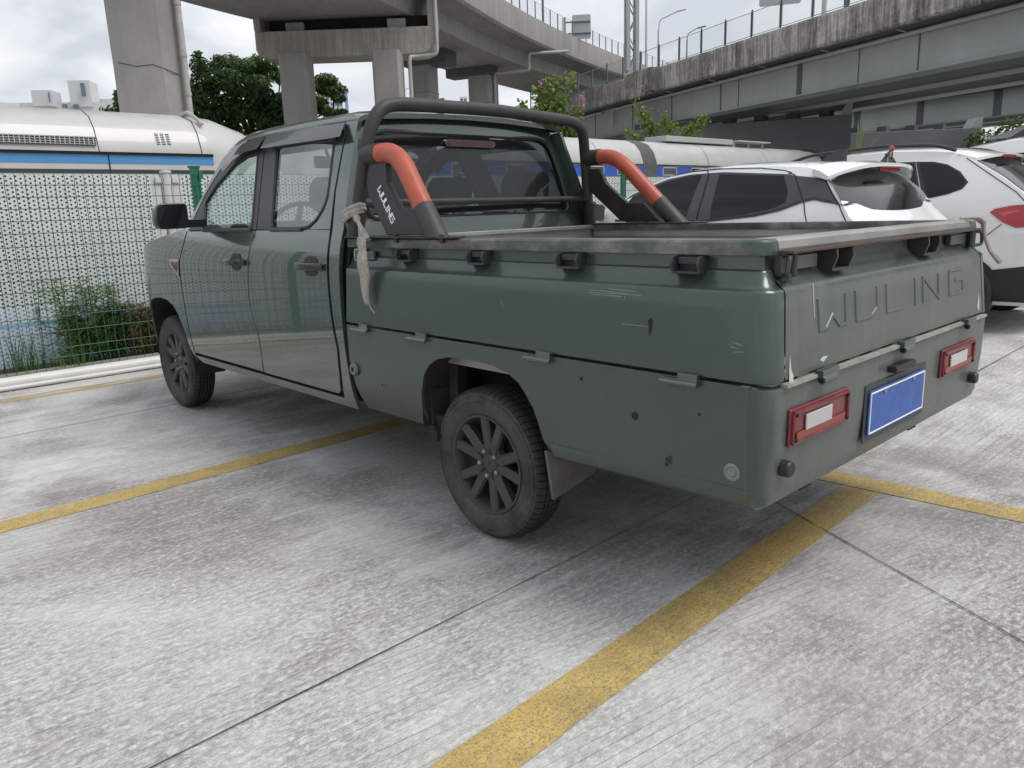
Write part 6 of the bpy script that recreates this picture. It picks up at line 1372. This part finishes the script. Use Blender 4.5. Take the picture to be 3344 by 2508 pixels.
for t in (2, 9.5, 13.9, 18.5, 23, 28): b = MB(); b.prism([lC0 + dC * (t + e_) + nC * 0.69 + Vector((0, 0, z)) for e_, z in ((0, 5.52), (0.45, 5.52), (0.45, 6.88), (0, 6.88))], -nC * 0.02); b.build("panel_joint", M['darkcon'], VC, smooth=0)
def wall_pier(lab, p0, p1, z1, th):
    o = thing("wall_pier", lab, "bridge pier", (0, 0, 0)); p0, p1 = Vector(p0), Vector(p1); d = (p1 - p0).normalized(); nn = Vector((-d.y, d.x, 0))
    if nn.dot(Vector((1, 1, 0))) < 0: nn = -nn
    b = MB(); b.prism([p0, p1, p1 + Vector((0, 0, z1)), p0 + Vector((0, 0, z1))], nn * th); b.build("wall", M['wallcon'], o, bevel=0.03)
    k_ = int((p1 - p0).length / 1.5); 
    for i in range(k_): c = p0 + d * (0.7 + i * 1.5) + nn * th / 2; b = MB(); b.box((c.x, c.y, z1 + 0.15), (0.5, 0.5, 0.3)); b.build("bearing_block", M['darkcon'], o)
    b = MB(); e_ = p1 - d * 0.55; b.prism([e_ + Vector((0, 0, z1)), p1 + Vector((0, 0, z1)), p1 + Vector((0, 0, z1 + 0.55)), p1 - d * 0.25 + Vector((0, 0, z1 + 0.55))], nn * th); b.build("end_block", M['girder'], o)
wall_pier("wide grey wall pier standing under the stained ramp behind the train", (30.6, 25.6, 0), (35.0, 15.7, 0), 5.05, 1.2)
wall_pier("second wide wall pier farther right under the far girder bridge", (41.5, 18.9, 0), (46.2, 13.5, 0), 4.75, 1.2)

# ================================================================== masts, lamps, signs
def lattice(x, y, z0, z1, w, lab, rz):
    o = thing("lattice_mast", lab, "mast", (x, y, 0), None, rz); b = MB()
    for u in (-1, 1): 
        for v in (-1, 1): b = MB(); b.box((u * w / 2, v * w / 2, (z0 + z1) / 2), (0.17, 0.17, z1 - z0)); b.build("leg", M['mast'], o, smooth=0)
    b = MB(); st = 0.85; k_ = int((z1 - z0) / st)
    for i in range(k_):
        a0, a1 = z0 + i * st, z0 + (i + 1) * st
        for v in (-1, 1):
            b.tube([(-w / 2, v * w / 2, a0), (w / 2, v * w / 2, a0)], 0.035, 5); b.tube([(-w / 2, v * w / 2, a0) if i % 2 else (w / 2, v * w / 2, a0), (w / 2, v * w / 2, a1) if i % 2 else (-w / 2, v * w / 2, a1)], 0.035, 5)
            b.tube([(v * w / 2, -w / 2, a0) if i % 2 else (v * w / 2, w / 2, a0), (v * w / 2, w / 2, a1) if i % 2 else (v * w / 2, -w / 2, a1)], 0.035, 5)
    b.build("bracing", M['mast'], o, smooth=0.9); return o
lattice(30.65, 25.25, 7.9, 17.0, 0.46, "pale grey lattice mast standing on the ramp parapet", 0.9)
def street_lamp(x, y, z0, h, reach, ang, lab, double=False, r=0.06, mat='pole'):
    o = thing("street_lamp", lab, "street lamp", (x, y, z0), None, ang); b = MB(); b.tube([(0, 0, 0), (0, 0, h * 0.85)], [r, r * 0.7], 8); b.build("pole", M[mat], o, smooth=0.9)
    for sg in ((1, -1) if double else (1,)):
        b = MB(); b.tube(arc_path([(0, 0, h * 0.80), (sg * 0.05 * reach, 0, h * 0.97), (sg * reach * 0.4, 0, h * 1.0), (sg * reach, 0, h * 1.06)], reach * 0.5), r * 0.5, 6); b.build("arm", M[mat], o, smooth=0.9)
        b = MB(); b.box((sg * (reach + 0.25), 0, h * 1.065), (0.6, 0.18, 0.07), Matrix.Rotation(-sg * 0.15, 3, 'Y')); b.build("lamp_head", M[mat], o, bevel=0.02)
street_lamp(45.2, 35.4, 9.0, 7.6, 1.2, -0.9, "tall pale street lamp with two arms behind the ramp fence", True, 0.10)
street_lamp(45.7, 34.7, 9.0, 5.2, 1.35, -0.95, "street lamp with one long curved arm right of the tall double one", False, 0.09)
street_lamp(46.9, 33.1, 9.5, 3.6, 0.75, -1.0, "small dark street lamp seen through the ramp fence", False, 0.06, 'bluepost')
street_lamp(43.7, 64.3, 0, 12.3, 1.0, -0.6, "distant thin street lamp between the flyover piers", False, 0.06)
b = MB(); b.tube([(34.02, 34.75, 11.9), (34.02, 34.75, 19)], 0.07, 8); tag(b.build("pole", M['bluepost'], smooth=0.9), "slim dark pole standing on the curved flyover parapet", "pole")
sA = thing("road_sign", "grey back of a road sign on brackets above the curved flyover", "road sign", (37.05, 35.85, 0), None, -0.83)
b = MB(); b.tube([(0, 0, 11.9), (0, 0, 13.25)], 0.10, 8); b.build("post", M['pole'], sA)
b = MB(); b.prism([Vector((u, 0.1, v)) for u, v in rounded([(0.55, 11.95), (1.75, 11.95), (1.75, 13.42), (0.55, 13.42)], 0.12, 4)], (0, 0.05, 0)); b.build("sign_plate", M['sign'], sA)
b = MB(); b.box((0.85, 0.06, 12.28), (1.8, 0.08, 0.08)); b.box((0.85, 0.06, 12.98), (1.8, 0.08, 0.08)); b.build("bracket", M['bluepost'], sA)
sB = thing("road_sign", "grey sign panel hanging over the ramp at the top edge of the picture", "road sign", (34.3, 19.2, 0), None, -1.03)
b = MB(); b.prism([Vector((u, 0, v)) for u, v in rounded([(-0.95, 10.36), (0.95, 10.36), (0.95, 12.3), (-0.95, 12.3)], 0.12, 4)], (0, 0.06, 0)); b.build("sign_plate", M['sign'], sB)
b = MB(); b.tube([(3.0, 0.3, 7.0), (3.0, 0.3, 12.0)], 0.13, 10); b.box((1.5, 0.3, 11.4), (3.2, 0.10, 0.10)); b.build("post", M['greenpost'], sB)
b = MB(); b.tube([(30.0, 14.9, 7.0), (30.0, 14.9, 12.5)], 0.10, 10); tag(b.build("pole", M['pole'], smooth=0.9), "pale pole on the ramp beside the green fence post at the top right", "pole")

# ================================================================== vegetation
def crown(rnd, blobs, n, size, flat=1.0, shell=0.55):
    b = MB()
    tot = sum(q[3] ** 2 for q in blobs)
    for (cx, cy, cz, r) in blobs:
        for i in range(int(n * r * r / tot)):
            while True:
                d = Vector((rnd.gauss(0, 1), rnd.gauss(0, 1), rnd.gauss(0, 1)))
                if d.length > 0.1: break
            d.normalize(); q = Vector((cx, cy, cz)) + Vector((d.x, d.y, d.z * flat)) * r * (shell + (1 - shell) * rnd.random()) * rnd.uniform(0.85, 1.12)
            nn = (d + Vector((rnd.uniform(-1, 1), rnd.uniform(-1, 1), rnd.uniform(-0.4, 1)))).normalized(); a = nn.orthogonal().normalized(); c = nn.cross(a); ang = rnd.uniform(0, PI); a, c = math.cos(ang) * a + math.sin(ang) * c, math.cos(ang) * c - math.sin(ang) * a
            s_ = size * rnd.uniform(0.5, 1.3); o = len(b.v); b.v += [tuple(q + a * s_), tuple(q + c * s_ * 0.45 + nn * s_ * 0.1), tuple(q - a * s_), tuple(q - c * s_ * 0.45 + nn * s_ * 0.1)]; b.f.append((o, o + 1, o + 2, o + 3))
    return b
def tree(x, y, h, blobs, n, size, mat, lab, seed, trunk_r=0.25, flat=1.0, branches=(), name="tree", cat="tree"):
    o = thing(name, lab, cat, (x, y, 0)); rnd = random.Random(seed)
    b = MB(); b.tube([(0, 0, 0), (0.1, 0.05, h * 0.35), (0.0, 0.1, h * 0.7)], [trunk_r, trunk_r * 0.7, trunk_r * 0.35], 8)
    for q in blobs[::2]: b.tube([(0.05, 0.05, h * 0.35), (q[0] * 0.5, q[1] * 0.5, (h * 0.4 + q[2]) / 2), (q[0], q[1], q[2])], [trunk_r * 0.4, trunk_r * 0.25, 0.03], 6)
    b.build("trunk", M['bark'], o); crown(rnd, blobs, n, size, flat).build("crown", mat, o, smooth=0, recalc=False); return o
rb_ = random.Random(11)
def blobs(n, x0, x1, dy, z0, z1, r0, r1, extra=()):
    return [(rb_.uniform(x0, x1), rb_.uniform(-dy, dy), rb_.uniform(z0, z1), rb_.uniform(r0, r1)) for i in range(n)] + list(extra)
tree(14.9, 37.6, 7.5, blobs(34, -2.7, 2.6, 1.6, 1.6, 6.4, 0.8, 1.3, [(-1.9, 0, 7.2, 0.7), (-1.2, 0.2, 7.7, 0.7), (-0.3, 0.2, 7.6, 0.9), (0.8, 0, 7.3, 0.9), (1.6, 0.3, 7.2, 0.8), (-1.5, 0, 8.5, 0.38), (-1.45, 0, 8.9, 0.22), (2.2, -0.2, 6.6, 0.9)]), 26000, 0.15, M['leaf_dark'], "dense dark green tree between the big pier and the portal pier", 21)
tree(11.3, 38.4, 6.2, blobs(22, -1.5, 1.6, 1.0, 1.5, 5.6, 0.7, 1.1, [(-0.9, 0, 6.2, 0.5), (0.4, 0, 6.6, 0.7), (0.9, 0, 7.0, 0.5)]), 14000, 0.15, M['leaf_dark'], "dark green tree close behind the right side of the big pier", 22)
lay = lambda n, x0, x1, zs_, r0, r1: [(rb_.uniform(x0, x1), rb_.uniform(-1.0, 1.0), rb_.choice(zs_) + rb_.uniform(-0.45, 0.45), rb_.uniform(r0, r1)) for i in range(n)]
tree(19.0, 43.0, 9.0, lay(40, -2.6, 2.3, [5.8, 7.2, 8.5, 9.5], 0.45, 0.95) + [(-1.6, 0, 9.8, 0.8), (0.2, 0.1, 9.6, 0.9), (-2.2, 0, 9.9, 0.4)], 13000, 0.13, M['leaf_mid'], "tall tree with flat layered foliage showing either side of the left portal column", 23, 0.22, 0.45)
tree(22.0, 41.2, 8.4, lay(26, -0.9, 1.3, [5.4, 6.4, 7.3, 8.2, 8.9], 0.35, 0.75), 7500, 0.12, M['leaf_mid'], "thin tree with layered leaves right of the left portal column, before the tower", 24, 0.16, 0.5)
tree(9.3, 38.0, 5.8, blobs(18, -1.4, 1.3, 0.6, 3.0, 5.9, 0.45, 0.75, [(0.55, 0, 6.5, 0.38), (0.5, 0, 6.9, 0.25)]), 7000, 0.13, M['leaf_mid'], "small green tree peeping over the train left of the big pier", 25, 0.15)
tree(7.6, 38.6, 4.8, blobs(14, -1.6, 1.0, 0.6, 3.0, 5.7, 0.4, 0.65), 5000, 0.13, M['leaf_mid'], "low bushy treetop over the train at far left of the big pier", 26, 0.12)
tree(44.0, 11.4, 4.6, blobs(26, -1.6, 1.6, 2.0, 1.2, 4.4, 0.7, 1.1), 12000, 0.13, M['leaf_mid'], "green tree beyond the girder bridge at the far right", 27)
# bougainvillea-like bush
def bush(x, y, z0, lab, seed, spans, n, size, mat, flowers=0, cat="bush", name="flowering_bush"):
    o = thing(name, lab, cat, (x, y, 0)); r = random.Random(seed); st = MB(); lf = MB(); fl = MB()
    for (ex, ey, ez, dens) in spans:
        base = Vector((r.uniform(-0.15, 0.15), r.uniform(-0.1, 0.1), z0)); tip = Vector((ex, ey, ez)); mid = (base + tip) / 2 + Vector((ex * 0.12, 0, 0.25)); pts = [base, mid, tip]
        st.tube(pts, [0.018, 0.012, 0.005], 5)
        for i in range(int(n * dens)):
            t = r.random() ** 0.75; q = (1 - t) ** 2 * base + 2 * t * (1 - t) * mid + t * t * tip; sp = 0.20 * (1 - t * 0.55); q = q + Vector((r.gauss(0, sp), r.gauss(0, sp), r.gauss(0, sp * 0.7)))
            nn = Vector((r.uniform(-1, 1), r.uniform(-1, 1), r.uniform(-0.2, 1.4))).normalized(); a = nn.orthogonal().normalized(); c = nn.cross(a); s_ = size * r.uniform(0.6, 1.3); ang = r.uniform(0, PI); a, c = math.cos(ang) * a + math.sin(ang) * c, math.cos(ang) * c - math.sin(ang) * a
            o_ = len(lf.v); lf.v += [tuple(q + a * s_), tuple(q + c * s_ * 0.7), tuple(q - a * s_ * 0.8), tuple(q - c * s_ * 0.7)]; lf.f.append((o_, o_ + 1, o_ + 2, o_ + 3))
    st.build("stem", M['bark'], o, smooth=0.9); lf.build("foliage", mat, o, smooth=0, recalc=False)
    if flowers:
        for i in range(flowers):
            ex, ey, ez, _ = r.choice(spans[:max(2, len(spans) // 2)]); c = Vector((ex + r.gauss(0, 0.10), ey - 0.15 + r.gauss(0, 0.05), ez + r.gauss(0, 0.10)))
            fl = MB()
            for k_ in range(9):
                q = c + Vector((r.gauss(0, 0.05), r.gauss(0, 0.05), r.gauss(0, 0.04))); nn = Vector((r.uniform(-1, 1), r.uniform(-1, 1), r.uniform(-1, 1))).normalized(); a = nn.orthogonal(); a.normalize(); d = nn.cross(a); o_ = len(fl.v); s_ = 0.036
                fl.v += [tuple(q + a * s_), tuple(q + d * s_), tuple(q - a * s_), tuple(q - d * s_)]; fl.f.append((o_, o_ + 1, o_ + 2, o_ + 3))
            fl.build("flower_cluster", M['flower'], o, smooth=0, recalc=False)
    return o
ux, uy = 0.70, -0.71
sp_ = [(a * ux, a * uy, z, d) for a, z, d in ((0.05, 5.0, 1.0), (0.30, 4.95, 1.0), (-0.25, 4.75, 0.9), (0.95, 4.15, 0.8), (0.75, 5.1, 0.4), (-1.2, 4.05, 1.3), (-0.7, 4.3, 1.3), (-1.0, 3.8, 1.0), (0.5, 3.9, 1.2), (-0.2, 4.1, 1.4), (0.15, 3.7, 1.4), (0.9, 3.5, 1.0), (0.45, 4.4, 1.0), (-0.6, 3.6, 1.2), (0.0, 4.4, 1.2))]
bush(14.75, 15.9, 1.5, "bougainvillea bush with pink flowers rising above the roll bar before the flyover", 31, sp_, 420, 0.066, M['leaf_light'], 10)
sp_ = [(a * ux, a * uy, z, d) for a, z, d in ((-0.55, 3.30, 0.6), (-0.36, 3.10, 0.8), (-0.25, 2.9, 0.9), (0.05, 3.05, 0.8), (0.2, 2.85, 0.8), (0.60, 2.80, 0.8), (0.85, 2.98, 0.7), (0.95, 2.90, 0.6), (-0.75, 2.72, 0.7), (-0.5, 2.5, 1.0), (0.35, 2.55, 1.0), (0.0, 2.45, 1.3))]
sp_ = [(a * 1.65, b_y * 1.65, 1.208 + (z - 1.208) * 1.65, d * 1.3) for a, b_y, z, d in sp_]
bush(20.1, 15.6, 2.3, "loose leafy green shrub with long shoots in front of the train bellows", 33, sp_, 230, 0.066, M['leaf_light'], 0, "shrub", "leafy_shrub")
# spiky plant in a planter box behind the cars
pl_ = thing("spiky_plant", "spiky plant with long sword-like leaves standing behind the white hatchback", "plant", (14.92, 6.68, 1.72)); r = random.Random(5); b = MB()
for (dx, dz, k_) in ((0.02, 1.62, .5), (0.18, 1.55, .6), (0.30, 1.45, .8), (0.85, 1.15, 1.6), (0.5, 0.85, 1.2), (-0.18, 0.78, .5), (-0.10, 0.7, .4), (0.25, 0.75, .9), (-0.25, 0.62, .6), (0.1, 0.8, .3)):
    dx *= 0.74; dz *= 0.72; d = Vector((dx * ux, dx * uy, 0)); p_ = [Vector((0, 0, 0)), d * 0.25 + Vector((0, 0, dz * 0.5)), d * 0.65 + Vector((0, 0, dz * 0.88)), d + Vector((0, 0, dz))]
    s_ = Vector((ux, uy, 0)) * 0.017; o_ = len(b.v)
    for w_, q in zip((0.6, 1, 0.7, 0.05), p_): b.v += [tuple(q + s_ * w_), tuple(q - s_ * w_)]
    for i in range(3): b.f.append((o_ + 2 * i, o_ + 2 * i + 1, o_ + 2 * i + 3, o_ + 2 * i + 2))
b.build("leaves", M['leaf_light'], pl_, smooth=0, recalc=False)
b = MB(); b.box((0, 0, -0.86), (0.5, 0.5, 1.72)); b.build("planter", M['darkcon'], pl_, bevel=0.02)
hz = thing("hose_cabinet", "grey low cabinet with boxes stacked on top behind the hatchback roof", "cabinet", (15.4, 6.4, 0)); b = MB(); b.box((0, 0, 0.85), (2.0, 0.8, 1.7)); b.build("cabinet", M['sign'], hz, bevel=0.02)
b = MB(); b.box((-0.4, 0, 1.83), (0.7, 0.5, 0.25)); b.box((0.5, 0.1, 1.80), (0.8, 0.4, 0.18), Matrix.Rotation(0.2, 3, 'Z')); b.build("box_stack", M['trim'], hz, bevel=0.02)

# ================================================================== far buildings
def block(o, x, y, z0, z1, w, d, rz, cols=0, rows=0, mat='bldg', name="wall"):
    R_ = Matrix.Rotation(rz, 3, 'Z'); b = MB(); b.box((x, y, (z0 + z1) / 2), (w, d, z1 - z0), R_); b.build(name, M[mat], o, smooth=0)
    if cols and rows:
        ph = (z1 - z0) / rows; pw = w / cols
        for i in range(cols):
            for j in range(rows):
                b = MB(); c = Vector((x, y, 0)) + R_ @ Vector((-w / 2 + pw * (i + 0.5), -d / 2 - 0.03, 0)); b.box((c.x, c.y, z0 + ph * (j + 0.5)), (pw * 0.62, 0.1, ph * 0.55), R_); b.build("window", M['bwin'], o, smooth=0)
AZ = lambda x, y: -math.atan2(x + 2.55, y + 0.92)
bA = thing("building", "low white flat-roofed building with rooftop blocks beyond the train at left", "building", (0, 0, 0))
block(bA, 29.0, 118.0, 0, 16.6, 13.5, 8, -0.6); block(bA, 25.6, 115.6, 16.0, 17.9, 2.4, 3, -0.6, name="roof_block"); block(bA, 29.7, 114.2, 16.0, 19.2, 2.6, 3, -0.6, name="roof_block"); block(bA, 34.0, 116.0, 14, 17.4, 5.0, 4, -0.6, name="roof_block")
for bx_, sz_ in (((27.0, 113.4, 16.0), (0.6, 0.3, 0.5)), ((28.2, 113.2, 16.0), (0.6, 0.3, 0.5)), ((31.6, 112.6, 16.0), (0.6, 0.3, 0.5)), ((33.0, 112.6, 16.0), (0.6, 0.3, 0.5)), ((25.4, 113.6, 17.0), (0.15, 0.1, 1.2)), ((29.1, 112.3, 18.0), (0.5, 0.1, 1.6))):
    b = MB(); b.box(bx_, sz_); b.build("window", M['bwin'], bA, smooth=0)
bB = thing("building", "tiny pale rooftop on the skyline at the far left edge", "building", (0, 0, 0)); block(bB, 21.9, 118.5, 0, 16.5, 2.3, 3, -0.2)
bC = thing("building", "blue and white apartment tower seen through the thin tree", "building", (0, 0, 0)); block(bC, 131.5, 223.0, 0, 39.6, 6.4, 6, AZ(131, 222), 5, 22); block(bC, 130.6, 222.6, 39.0, 41.2, 1.6, 2, AZ(131, 222), name="roof_block"); block(bC, 134.4, 219.3, 0, 38.8, 0.9, 5, AZ(131, 222), mat='bblue', name="corner")
bD = thing("building", "small distant pale tower between the two square flyover piers", "building", (0, 0, 0)); block(bD, 190.3, 229.0, 0, 42.3, 2.7, 3, AZ(190, 229), 2, 14)
hut = thing("kiosk", "grey pitched kiosk roof beside the tree at the far right edge", "kiosk", (27.2, 6.4, 0)); b = MB(); b.box((0, 0, 1.45), (1.6, 1.6, 2.9)); b.build("wall", M['darkcon'], hut); b = MB(); b.loft([[Vector((u * k_, v * k_, z)) for u, v in ((-1, -1), (1, -1), (1, 1), (-1, 1))] for k_, z in ((1.1, 2.9), (0.12, 3.35))]); b.build("roof", M['sign'], hut, smooth=0)
